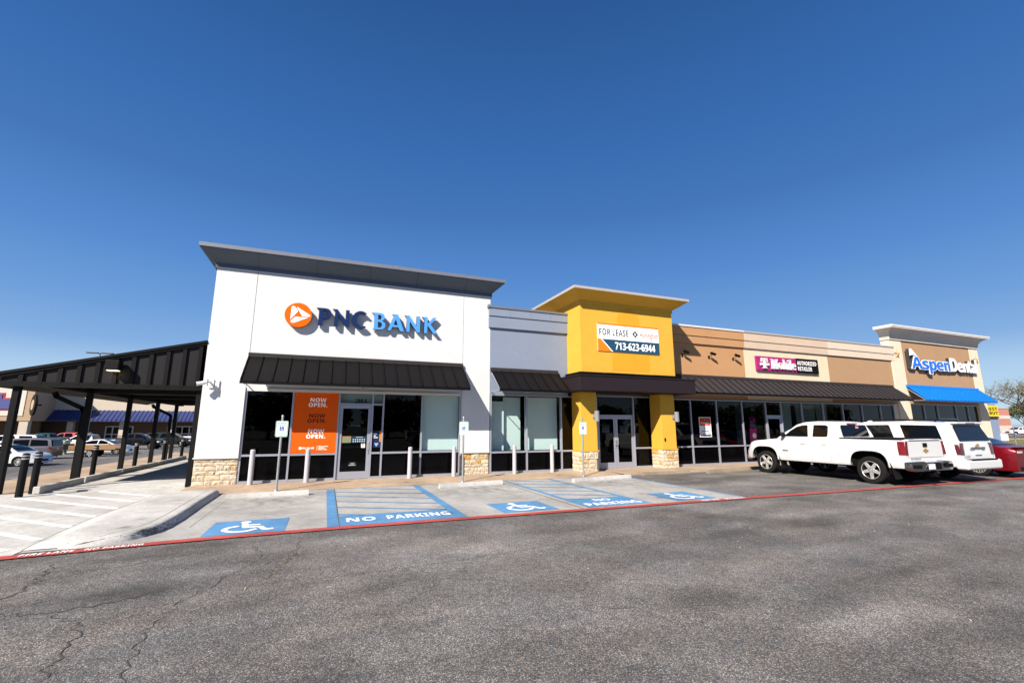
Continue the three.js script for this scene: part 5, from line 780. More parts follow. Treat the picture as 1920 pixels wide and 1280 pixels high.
  // lamp wrapping round a corner along the side
  const sidePiece = (n, xa, xb, y0, y1, mat, side, slant = 0) => { const U = 6, V = 4, pos = [], P = (i, j) => { const y = y0 + (y1 - y0) * j / V, x = xa + (xb - xa) * i / U + slant * (j / V - 0.5), w = hw * plan(x) * sect((y - s.bot(x)) / (top(x) - s.bot(x))) + 0.008; return [x + lean(x, y), y, side * w]; }; for (let i = 0; i < U; i++) for (let j = 0; j < V; j++) { const a = P(i, j), b = P(i + 1, j), d = P(i + 1, j + 1), e = P(i, j + 1); pos.push(...a, ...b, ...d, ...a, ...d, ...e); } const g = new THREE.BufferGeometry(); g.setAttribute('position', new THREE.Float32BufferAttribute(pos, 3)); g.computeVertexNormals(); return mesh(n, uvBox(g), mat, car); };
  s.extra?.({ car, endPiece, sidePiece, sheet, h, hw, cw, roof, top, paintM });
  return car;
}
function flip(g) { if (g.index) { const a = g.index.array; for (let i = 0; i < a.length; i += 3) { const t = a[i]; a[i] = a[i + 1]; a[i + 1] = t; } } else { const p = g.attributes.position; for (let i = 0; i < p.count; i += 3) { const a = [p.getX(i), p.getY(i), p.getZ(i)], b = [p.getX(i + 1), p.getY(i + 1), p.getZ(i + 1)]; p.setXYZ(i, ...b); p.setXYZ(i + 1, ...a); } } }
function roundPoly(sh, pts, r) { const n = pts.length; for (let i = 0; i < n; i++) { const a = pts[(i + n - 1) % n], b = pts[i], c = pts[(i + 1) % n], v = (p, q, d) => { const l = Math.hypot(q[0] - p[0], q[1] - p[1]), k = Math.min(d, l * 0.4) / l; return [p[0] + (q[0] - p[0]) * k, p[1] + (q[1] - p[1]) * k]; }; const s = v(b, a, r), e = v(b, c, r); i ? sh.lineTo(...s) : sh.moveTo(...s); sh.quadraticCurveTo(...b, ...e); } sh.closePath(); }
const bowtie = (cx, cy, z, w, h) => { const s = new THREE.Shape([[-0.5, -0.22], [-0.2, -0.22], [-0.17, -0.5], [0.23, -0.5], [0.2, -0.22], [0.55, -0.22], [0.5, 0.22], [0.2, 0.22], [0.17, 0.5], [-0.23, 0.5], [-0.2, 0.22], [-0.55, 0.22]].map(([a, b]) => new THREE.Vector2(a * w, b * h))); const g = new THREE.ExtrudeGeometry(s, { depth: 0.012, bevelEnabled: false }); g.rotateY(-Math.PI / 2); g.translate(cx, cy, z); return g; };
// pickup with a double cab
const pickup = (o = {}) => ({
  L: 5.46, W: 2.03, noseR: 0.5, tailR: 0.16, noseK: 0.10, tailK: 0.02, crown: 0.025, square: 3.2,
  top: [[-2.73, 1.335], [0.0, 1.345], [0.9, 1.345], [1.1, 1.33], [1.5, 1.27], [2.2, 1.20], [2.6, 1.13], [2.73, 1.05]],
  bot: (x) => 0.52, wheels: { f: 1.92, r: -1.72, R: 0.405, arch: 0.52, w: 0.27, spokes: 5, style: 'wide', lift: 0.07 },
  cab: { belt: 1.33, top: 1.89, wb: 0.945, wr: 0.80, roof: [[-0.86, 1.30], [-0.78, 1.60], [-0.70, 1.80], [-0.58, 1.87], [-0.1, 1.90], [0.35, 1.875], [0.60, 1.81], [0.95, 1.60], [1.32, 1.34], [1.36, 1.30]] },
  windows: [[[1.10, 1.37], [0.84, 1.58], [0.60, 1.72], [0.40, 1.765], [0.22, 1.775], [0.18, 1.37]], [[0.02, 1.375], [0.0, 1.775], [-0.42, 1.77], [-0.50, 1.73], [-0.50, 1.40], [-0.44, 1.375]]],
  seams: [[[1.12, 1.33], [1.14, 1.1], [1.06, 0.75], [0.98, 0.60]], [[0.10, 1.33], [0.10, 1.0], [0.06, 0.60]], [[-0.60, 1.33], [-0.62, 1.0], [-0.58, 0.60]], [[-0.84, 1.33], [-0.84, 0.9], [-0.84, 0.54]]], handles: [[0.34, 1.14], [-0.38, 1.14]], mirror: [1.03, 1.43], mirrorMat: CM.trim,
  noseLean: (t) => 0.0 - 0.10 * Math.max(0, t - 0.6) / 0.4, windshield: [0.66, 1.28], ...o,
});
const suvSpec = (o = {}) => ({
  L: 5.30, W: 2.04, noseR: 0.55, tailR: 0.35, noseK: 0.10, tailK: 0.06, crown: 0.02, square: 2.8,
  top: [[-2.65, 1.22], [1.0, 1.27], [1.3, 1.24], [2.2, 1.14], [2.65, 1.0]], bot: (x) => x < -2.2 ? 0.50 : 0.42,
  wheels: { f: 1.62, r: -1.32, R: 0.40, arch: 0.48, w: 0.27, spokes: 6, style: 'wide', lift: 0.02 },
  cab: { belt: 1.25, top: 1.88, wb: 0.955, wr: 0.80, roof: [[-2.60, 1.22], [-2.50, 1.52], [-2.41, 1.78], [-2.28, 1.845], [-1.2, 1.90], [0.1, 1.885], [0.5, 1.80], [0.95, 1.56], [1.35, 1.26], [1.38, 1.22]] },
  windows: [[[1.05, 1.30], [0.8, 1.52], [0.52, 1.70], [0.30, 1.76], [0.14, 1.77], [0.10, 1.30]], [[0.0, 1.30], [0.03, 1.775], [-0.72, 1.78], [-0.9, 1.30]], [[-1.22, 1.30], [-1.05, 1.78], [-2.06, 1.755], [-2.22, 1.30]]],
  seams: [[[0.06, 1.22], [0.06, 0.9], [0.05, 0.55]], [[-0.95, 1.22], [-0.98, 0.9], [-0.90, 0.6]]], handles: [[0.25, 1.10], [-0.75, 1.10]], mirror: [0.95, 1.36],
  windshield: [0.56, 1.30], tailLean: (t) => 0.05 * t, ...o,
});
const sedanSpec = (o = {}) => ({
  L: 4.75, W: 1.84, noseR: 0.75, tailR: 0.55, noseK: 0.20, tailK: 0.12, crown: 0.03, square: 2.1,
  top: [[-2.375, 0.92], [-2.2, 1.0], [-1.7, 1.04], [0.6, 0.97], [1.0, 0.96], [1.7, 0.89], [2.15, 0.80], [2.375, 0.68]], bot: (x) => 0.24,
  wheels: { f: 1.42, r: -1.38, R: 0.335, arch: 0.385, w: 0.22, spokes: 10, style: 'fine', lift: 0.02 },
  cab: { belt: 0.98, top: 1.45, wb: 0.86, wr: 0.64, roof: [[-2.05, 1.00], [-1.7, 1.12], [-1.25, 1.30], [-0.75, 1.42], [-0.2, 1.465], [0.25, 1.43], [0.65, 1.28], [1.05, 1.08], [1.30, 0.94]] },
  windows: [[[0.92, 1.02], [0.60, 1.22], [0.25, 1.365], [-0.05, 1.39], [-0.10, 1.03]], [[-0.18, 1.03], [-0.14, 1.39], [-0.65, 1.36], [-1.05, 1.24], [-1.38, 1.08], [-1.0, 1.04]]],
  seams: [[[-0.14, 0.98], [-0.13, 0.7], [-0.15, 0.34]], [[0.86, 0.95], [0.9, 0.7], [0.85, 0.36]], [[-1.0, 1.0], [-1.12, 0.8]]], handles: [[0.05, 0.88], [-0.85, 0.90]], mirror: [0.80, 1.06],
  windshield: [0.32, 1.18], rearGlass: [-1.85, -0.85], noseLean: (t) => -0.12 * t, tailLean: (t) => 0.06 * (1 - t) * 0, ...o,
});
const vanSpec = (o = {}) => suvSpec({ L: 5.1, W: 1.98, top: [[-2.55, 1.08], [0.9, 1.06], [1.4, 1.0], [2.2, 0.84], [2.55, 0.66]], bot: () => 0.26, wheels: { f: 1.62, r: -1.42, R: 0.345, arch: 0.40, w: 0.22, spokes: 7, style: 'wide' }, cab: { belt: 1.06, top: 1.75, wb: 0.93, wr: 0.76, roof: [[-2.5, 1.04], [-2.42, 1.5], [-2.28, 1.68], [-1.2, 1.76], [0.1, 1.73], [0.6, 1.58], [1.2, 1.24], [1.6, 1.02]] }, windows: [[[1.1, 1.12], [0.75, 1.36], [0.4, 1.56], [0.14, 1.6], [0.1, 1.12]], [[0.0, 1.12], [0.03, 1.62], [-0.95, 1.64], [-0.98, 1.12]], [[-1.08, 1.12], [-1.05, 1.64], [-2.1, 1.58], [-2.25, 1.12]]], handles: [[0.25, 0.95], [-0.85, 0.95]], mirror: [1.05, 1.16], windshield: [0.66, 1.5], rearGlass: null, ...o });
const lamps = ({ car, endPiece, sidePiece, h }, o) => {
  if (o.rear) { const [x0, k, y0, y1, w0, w1] = o.rear, rw = new THREE.Shape(); roundPoly(rw, [[-w0, y0], [w0, y0], [w1, y1], [-w1, y1]], 0.05); const rg = new THREE.ExtrudeGeometry(rw, { depth: 0.01, bevelEnabled: false }), p = rg.attributes.position; for (let i = 0; i < p.count; i++) { const z = p.getX(i), y = p.getY(i), d = p.getZ(i); p.setXYZ(i, x0 + (y - y0) * k - d, y, z); } rg.computeVertexNormals(); mesh('rear_window', uvBox(rg), CM.glass, car); }
  for (const s of [1, -1]) { endPiece('headlight', true, s * 0.52, s * 0.93, o.hy[0], o.hy[1], CM.lens); endPiece('taillight', false, s * (o.tu ?? 0.60), s * 0.96, o.ty[0], o.ty[1], CM.red); sidePiece('taillight_wrap', -h + 0.02, -h + 0.22, o.ty[0], o.ty[1], CM.red, s); sidePiece('headlight_wrap', h - 0.30, h - 0.03, o.hy[0], o.hy[1], CM.lens, s); }
  endPiece('grille', true, -0.46, 0.46, o.gy[0], o.gy[1], CM.trim); endPiece('license_plate', false, -0.17, 0.17, o.py, o.py + 0.15, CM.plate); if (o.bump) { endPiece('front_bumper', true, -0.92, 0.92, o.bump[0], o.bump[1], o.bm, 0.05, 0.05); endPiece('rear_bumper', false, -0.96, 0.96, o.bump[0], o.bump[1], o.bm, 0.05, 0.08); }
};
// ---------- the three vehicles parked at the shops ----------
const toShop = Math.PI / 2;   // nose towards the facade
makeVehicle(pickup({ extra: (k) => {
  const { car, endPiece, sidePiece, h, hw } = k;
  for (const s of [1, -1]) {
    const t = endPiece('taillight', false, s * 0.88, s * 0.985, 0.90, 1.29, CM.red, 0.06, 0.014); sidePiece('taillight_wrap', -h - 0.012, -h + 0.17, 0.90, 1.29, CM.red, s, 0.03);
    for (const y of [1.02, 1.15]) endPiece('lamp_divider', false, s * 0.885, s * 0.98, y - 0.008, y + 0.008, CM.redDark, 0.01, 0.018, t);
    endPiece('headlight', true, s * 0.62, s * 0.95, 0.80, 1.00, CM.lens); sidePiece('headlight_wrap', h - 0.16, h - 0.02, 0.80, 1.0, CM.lens, s);
    // mud flaps
    for (const [x, y0, y1] of [[1.33, 0.22, 0.66], [-2.30, 0.20, 0.66]]) { const g = rbox(-0.012, 0.012, y0 - 0.0, y1, s * (hw - 0.17) - 0.16, s * (hw - 0.17) + 0.15, 0.008); const p = g.attributes.position; for (let i = 0; i < p.count; i++) p.setX(i, p.getX(i) + x - (y1 - p.getY(i)) * 0.22); mesh('mud_flap', uvBox(g), CM.trim, car); }
    // arch lips
    for (const c of [1.92, -1.72]) { const pts = []; for (let i = 0; i <= 18; i++) { const a = Math.PI * i / 18, q = 3.2, d = Math.cos(a), yy = Math.pow(Math.max(0, 1 - Math.pow(Math.abs(d), q)), 1 / q); pts.push([c - 0.52 * d, Math.max(0.53, 0.475 + 0.50 * yy), s * (hw * 0.995)]); } mesh('arch_lip', uvBox(tube(pts, 0.012, 6, 40)), CM.trim, car); }
    // bed rail caps
    mesh('bed_rail', uvBox(rbox(-h + 0.05, -0.90, 1.335, 1.372, s * (hw - 0.09) - 0.055, s * (hw - 0.09) + 0.055, 0.012)), CM.trim, car);
    mesh('rocker_trim', uvBox(rbox(-1.2, 1.38, 0.515, 0.545, s > 0 ? hw - 0.09 : -hw + 0.05, s > 0 ? hw - 0.05 : -hw + 0.09, 0.008)), CM.chrome, car);
    mesh('model_badge', uvBox(rbox(0.92, 1.16, 0.845, 0.885, s > 0 ? hw - 0.02 : -hw - 0.006, s > 0 ? hw + 0.006 : -hw + 0.02, 0.006)), CM.chrome, car);
  }
  mesh('bed_cover', uvBox(rbox(-h + 0.10, -0.90, 1.33, 1.368, -hw + 0.16, hw - 0.16, 0.012)), CM.dark, car);
  // rear window of the cab, upright
  const rw = new THREE.Shape(); roundPoly(rw, [[-0.70, 1.40], [0.70, 1.40], [0.645, 1.77], [-0.645, 1.77]], 0.05); const rg = new THREE.ExtrudeGeometry(rw, { depth: 0.01, bevelEnabled: false }); const p = rg.attributes.position; for (let i = 0; i < p.count; i++) { const z = p.getX(i), y = p.getY(i), d = p.getZ(i); p.setXYZ(i, -0.87 + (y - 1.36) * 0.24 - d, y, z); } rg.computeVertexNormals(); mesh('rear_window', uvBox(rg), CM.glass, car);
  mesh('stop_lamp', uvBox(rbox(-0.80, -0.71, 1.795, 1.835, -0.22, 0.22, 0.01)), CM.red, car);
  const st = mesh('sticker', uvBox(box(-0.885, -0.88, 1.66, 1.73, 0.05, 0.20)), plain(0.6, 0.25, 0.28), car); st.rotation.z = 0; st.position.x = 0.06;
  mesh('tailgate_handle', uvBox(rbox(-h - 0.02, -h + 0.03, 1.12, 1.24, -0.10, 0.10, 0.01)), CM.trim, car);
  const bt = bowtie(-h - 0.004, 1.02, 0, 0.24, 0.12); mesh('emblem', uvBox(bt), CM.gold, car);
  const sg = []; for (const [a, b] of [[[0.78, 1.30], [-0.78, 1.30]], [[0.78, 0.83], [-0.78, 0.83]]]) sg.push(tube([[-h - 0.002, a[1], hw * a[0]], [-h - 0.002, b[1], hw * b[0]]], 0.006, 5, 2)); for (const z of [-0.76, 0.76]) sg.push(tube([[-h - 0.002, 1.31, hw * z * 1.13], [-h - 0.002, 0.82, hw * z * 1.13]], 0.005, 5, 2)); mesh('tailgate_seam', uvBox(merge(sg)), CM.seam, car);
  const lt = textFlat('SILVERADO', sansBold, 0.5, 0.045); lt.rotateY(-Math.PI / 2); lt.translate(-h - 0.006, 0.765, -0.78); mesh('tailgate_lettering', lt, CM.chrome, car);
  mesh('spoiler_lip', uvBox(rbox(-h - 0.025, -h + 0.10, 1.322, 1.35, -hw * 0.76, hw * 0.76, 0.01)), PAINT.white, car);
  // chrome rear bumper with steps, plate, hitch
  const bs = new THREE.Shape(); roundPoly(bs, [[-1.0, 0.50], [-0.92, 0.46], [0.92, 0.46], [1.0, 0.50], [1.0, 0.70], [0.5, 0.72], [0.45, 0.69], [-0.45, 0.69], [-0.5, 0.72], [-1.0, 0.70]], 0.03); const bg = new THREE.ExtrudeGeometry(bs, { depth: 0.16, bevelEnabled: true, bevelSize: 0.012, bevelThickness: 0.02, bevelSegments: 2, curveSegments: 4 }); bg.rotateY(-Math.PI / 2); bg.translate(-h - 0.02, 0, 0); const q = bg.attributes.position; for (let i = 0; i < q.count; i++) q.setX(i, q.getX(i) + 0.06 * Math.pow(Math.abs(q.getZ(i)), 3)); bg.computeVertexNormals();
  const bp = mesh('rear_bumper', uvBox(toCreasedNormals(bg, 0.5)), std({ color: lin(0.30, 0.30, 0.32), roughness: 0.16, metalness: 1 }), car); mesh('license_plate', uvBox(rbox(-h - 0.21, -h - 0.19, 0.50, 0.65, -0.34, -0.04, 0.004)), CM.plate, bp); mesh('plate_recess', uvBox(box(-h - 0.206, -h - 0.19, 0.49, 0.66, 0.02, 0.28)), CM.dark, bp); for (const s of [1, -1]) mesh('bumper_step', uvBox(rbox(-h - 0.19, -h - 0.12, 0.53, 0.63, s * 0.78 - 0.16, s * 0.78 + 0.14, 0.01)), CM.dark, bp);
  mesh('hitch', uvBox(merge([bar([-h + 0.2, 0.38, 0.05], [-h - 0.20, 0.36, 0.05], 0.035), new THREE.SphereGeometry(0.05, 12, 8).translate(-h - 0.2, 0.40, 0.05), bar([-h + 0.3, 0.40, 0.4], [-h - 0.02, 0.36, 0.42], 0.04)])), CM.trim, car);
  endPiece('grille', true, -0.60, 0.60, 0.74, 1.0, CM.chrome); endPiece('front_bumper', true, -1.0, 1.0, 0.44, 0.66, CM.chrome, 0.12, 0.07);
} }), 'white_pickup', 'white double cab pickup parked nose to the phone store', 'pickup', [gx(14.93) + 0.98, 0, 4.95], toShop, PAINT.white);

makeVehicle(suvSpec({ extra: (k) => {
  const { car, endPiece, sidePiece, h, hw, roof, cw } = k;
  for (const s of [1, -1]) {
    endPiece('taillight', false, s * 0.80, s * 0.985, 0.86, 1.22, CM.redDark, 0.05, 0.014); sidePiece('taillight_wrap', -h - 0.01, -h + 0.10, 0.86, 1.22, CM.redDark, s, 0.04); endPiece('headlight', true, s * 0.6, s * 0.95, 0.78, 0.98, CM.lens);
    mesh('roof_rail', uvBox(tube([[0.2, 1.90, s * 0.66], [0.1, 1.935, s * 0.66], [-0.8, 1.95, s * 0.66], [-1.9, 1.925, s * 0.66], [-2.0, 1.885, s * 0.66]], 0.02, 8, 30)), CM.trim, car);
  }
  // rear glass, spoiler, stop lamp
  const rw = new THREE.Shape(); roundPoly(rw, [[-0.86, 1.29], [0.86, 1.29], [0.755, 1.76], [-0.755, 1.76]], 0.05); const rg = new THREE.ExtrudeGeometry(rw, { depth: 0.01, bevelEnabled: false }); const p = rg.attributes.position; for (let i = 0; i < p.count; i++) { const z = p.getX(i), y = p.getY(i), d = p.getZ(i); p.setXYZ(i, -2.615 + (y - 1.27) * 0.345 - d, y, z); } rg.computeVertexNormals(); mesh('rear_window', uvBox(rg), CM.glassSoft, car);
  mesh('roof_spoiler', uvBox(rbox(-2.56, -2.25, 1.80, 1.865, -0.76, 0.76, 0.025)), PAINT.white, car); mesh('stop_lamp', uvBox(rbox(-2.57, -2.55, 1.81, 1.84, -0.25, 0.25, 0.006)), CM.redDark, car);
  mesh('plate_recess', uvBox(rbox(-h - 0.012, -h + 0.03, 1.02, 1.09, -0.40, 0.40, 0.012)), CM.chrome, car); mesh('license_plate', uvBox(rbox(-h - 0.014, -h + 0.03, 0.86, 1.0, -0.17, 0.17, 0.004)), CM.plate, car); mesh('emblem', uvBox(bowtie(-h + 0.005, 1.14, 0, 0.2, 0.10)), CM.gold, car);
  mesh('rear_bumper', uvBox(rbox(-h - 0.13, -h + 0.2, 0.42, 0.72, -hw * 0.965, hw * 0.965, 0.07)), PAINT.white, car); mesh('bumper_pad', uvBox(rbox(-h - 0.135, -h + 0.02, 0.70, 0.735, -0.72, 0.72, 0.012)), CM.trim, car);
  const lt = textFlat('TAHOE', sansBold, 0.26, 0.05); lt.rotateY(-Math.PI / 2); lt.translate(-h - 0.012, 0.80, -0.78); mesh('tail_lettering', lt, CM.chrome, car);
  const tg = []; for (const z of [-0.79, 0.79]) tg.push(tube([[-h - 0.003, 1.22, hw * z], [-h - 0.003, 0.76, hw * z]], 0.005, 5, 2)); mesh('tailgate_seam', uvBox(merge(tg)), CM.seam, car);
  mesh('roof_antenna', uvBox(new THREE.SphereGeometry(0.07, 12, 8).scale(1.4, 0.7, 0.5).translate(0.35, 1.90, 0)), PAINT.white, car); endPiece('grille', true, -0.6, 0.6, 0.68, 0.96, CM.chrome);
} }), 'white_suv', 'large white sport utility vehicle parked between the pickup and red sedan', 'suv', [19.05, 0, 5.22], toShop, PAINT.white);

makeVehicle(sedanSpec({ wheels: { f: 1.42, r: -1.38, R: 0.34, arch: 0.39, w: 0.22, spokes: 15, style: 'fine', lift: 0.02 }, extra: (k) => {
  const { car, endPiece, sidePiece, h } = k;
  for (const s of [1, -1]) { const t = endPiece('taillight', false, s * 0.42, s * 0.97, 0.80, 0.93, CM.red, 0.05, 0.016); endPiece('lamp_chrome', false, s * 0.50, s * 0.90, 0.835, 0.895, CM.lens, 0.01, 0.024, t); sidePiece('taillight_wrap', -h + 0.0, -h + 0.3, 0.82, 0.93, CM.red, s); endPiece('headlight', true, s * 0.6, s * 0.95, 0.52, 0.60, CM.lens); }
  mesh('boot_lip', uvBox(rbox(-h + 0.03, -h + 0.16, 1.0, 1.03, -0.62, 0.62, 0.012)), PAINT.red, car); endPiece('license_plate', false, -0.18, 0.18, 0.58, 0.72, CM.plate); endPiece('lower_valance', false, -0.8, 0.8, 0.25, 0.38, CM.trim); mesh('emblem', uvBox(new THREE.CylinderGeometry(0.07, 0.07, 0.01, 20).rotateZ(Math.PI / 2).scale(1, 0.55, 1).translate(-h - 0.01, 0.95, 0)), CM.chrome, car); endPiece('grille', true, -0.5, 0.5, 0.35, 0.52, CM.trim);
} }), 'red_sedan', 'metallic dark red sedan parked at the right edge', 'sedan', [22.45, 0, 5.33], toShop, PAINT.red);
// ---------- vehicles in the lower car park on the left ----------
const E_ = 0, W_ = Math.PI;   // heading right, heading left
const simple = (o) => (k) => lamps(k, o);
const sedanX = simple({ hy: [0.54, 0.64], ty: [0.80, 0.94], gy: [0.34, 0.48], py: 0.6 }), suvX = simple({ hy: [0.80, 0.97], ty: [0.85, 1.15], gy: [0.68, 0.94], py: 0.86, tu: 0.8, rear: [-2.615, 0.345, 1.29, 1.76, 0.86, 0.755], bump: [0.45, 0.64], bm: CM.trim }), truckX = simple({ hy: [0.80, 1.0], ty: [0.92, 1.26], gy: [0.72, 1.0], py: 0.56, tu: 0.88, rear: [-0.87, 0.24, 1.40, 1.77, 0.70, 0.645], bump: [0.46, 0.68], bm: CM.chrome }), vanX = simple({ hy: [0.60, 0.74], ty: [0.85, 1.05], gy: [0.42, 0.58], py: 0.8, tu: 0.78, rear: [-2.52, 0.21, 1.12, 1.60, 0.84, 0.74] });
const lotY = (x, z) => groundY(x, z);
const park = (spec, name, label, cat, x, z, turn, p) => makeVehicle({ ...spec, detail: 0.6 }, name, label, cat, [x, lotY(x, z), z], turn, p, 'vehicles in the lower car park');
park(sedanSpec({ extra: sedanX }), 'white_sedan', 'white sedan seen past the leftmost canopy post, nose to the right', 'sedan', -20.55, -27.6, -0.25, PAINT.white);
park(vanSpec({ extra: vanX }), 'grey_minivan', 'dark grey minivan right behind the leftmost white sedan', 'minivan', -23.7, -35.6, W_, PAINT.grey);
park(suvSpec({ extra: suvX }), 'white_far_suv', 'white sport utility vehicle showing over the grey minivan', 'suv', -29.6, -46.6, W_, PAINT.white2);
park(pickup({ extra: truckX }), 'teal_pickup', 'dark teal pickup in front of the far brown storefront', 'pickup', -32.6, -60, W_, PAINT.teal);
park(suvSpec({ extra: suvX }), 'red_far_suv', 'red vehicle behind the teal and white pickups', 'suv', -33.0, -66.5, W_, PAINT.brightRed);
park(pickup({ extra: truckX }), 'white_far_pickup', 'white pickup facing left behind the utility trailer', 'pickup', -23.3, -46.2, W_, PAINT.white2);
park(sedanSpec({ extra: sedanX }), 'white_small_sedan', 'small white sedan partly hidden by the utility trailer', 'sedan', -20.4, -42.0, E_, PAINT.white2);
park(pickup({ extra: truckX }), 'black_pickup', 'black crew cab pickup seen between the canopy posts', 'pickup', -21.3, -53.4, E_, PAINT.black);
park(suvSpec({ extra: suvX }), 'dark_green_suv', 'dark sport utility vehicle just behind the black pickup nose', 'suv', -19.2, -58.6, E_, PAINT.darkGreen);
park(pickup({ extra: truckX }), 'white_work_truck', 'white truck showing beside the bank corner post', 'pickup', -16.6, -63.5, E_, PAINT.white2);
{ // utility trailer with timber sides and a ramp gate
  const x = -19.6, z = -38.6, t = thing('utility_trailer', 'small utility trailer with timber sides and raised ramp gate', 'trailer', [x, lotY(x, z), z]);
  const wood = plain(0.30, 0.17, 0.07, 0.9);
  mesh('bed', uvBox(box(-1.7, 1.7, 0.55, 0.62, -0.9, 0.9)), CM.dark, t);
  for (const s of [1, -1]) for (const y of [0.62, 0.83]) mesh('side_plank', uvBox(box(-1.7, 1.7, y + 0.01, y + 0.19, s * 0.9 - 0.02, s * 0.9 + 0.02)), wood, t);
  mesh('end_plank', uvBox(box(-1.72, -1.68, 0.63, 1.02, -0.88, 0.88)), wood, t);
  const gt = []; for (let k = 0; k <= 6; k++) gt.push(bar([1.72, 0.62, -0.85 + k * 0.283], [1.55, 1.85, -0.85 + k * 0.283], 0.014, 5)); for (const y of [0.65, 1.25, 1.84]) gt.push(bar([1.72 - (y - 0.62) * 0.138, y, -0.86], [1.72 - (y - 0.62) * 0.138, y, 0.86], 0.02, 5)); mesh('ramp_gate', uvBox(merge(gt)), plain(0.06, 0.02, 0.015, 0.8), t);
  mesh('drawbar', uvBox(merge([bar([-1.7, 0.56, 0.6], [-2.9, 0.5, 0], 0.04, 6), bar([-1.7, 0.56, -0.6], [-2.9, 0.5, 0], 0.04, 6), bar([-2.8, 0, 0], [-2.8, 0.75, 0], 0.035, 8)])), CM.dark, t);
  for (const s of [1, -1]) addWheel(t, -0.1, 0.31, s * 1.03, 0.31, 0.18, 8, 'wide'); mesh('tool_box', uvBox(rbox(-2.35, -1.8, 0.62, 1.15, -0.4, 0.4, 0.02)), CM.trim, t);
}
{ const x = -24.6, z = -44.0, u = thing('utility_box', 'pale green electrical cabinet in front of the white far pickup', 'cabinet', [x, lotY(x, z), z]); mesh('cabinet', uvBox(rbox(-0.7, 0.7, 0, 1.35, -0.5, 0.5, 0.04)), plain(0.22, 0.30, 0.25, 0.6), u); mesh('cabinet_door', uvBox(rbox(-0.6, 0.6, 0.12, 1.2, 0.5, 0.525, 0.02)), plain(0.24, 0.33, 0.28, 0.6), u); mesh('plinth', uvBox(box(-0.8, 0.8, 0, 0.1, -0.6, 0.6)), M.concrete, u); }
{ // twin-head car park lamp
  const x = -23.0, z = -45.2, l = thing('lot_lamp', 'tall grey car park lamp with twin flat heads above the canopy', 'street lamp', [x, LOT, z]);
  mesh('pole', uvBox(merge([cyl(0, 0, 0.9, 0, 0.30, 0.30, 16), cyl(0, 0.9, 10.45, 0, 0.11, 0.075, 12)])), plain(0.22, 0.23, 0.24, 0.5), l);
  for (const s of [1, -1]) mesh('lamp_head', uvBox(rbox(s > 0 ? 0.12 : -1.15, s > 0 ? 1.15 : -0.12, 10.38, 10.50, -0.2, 0.2, 0.03)), plain(0.08, 0.085, 0.09, 0.5), l);
}
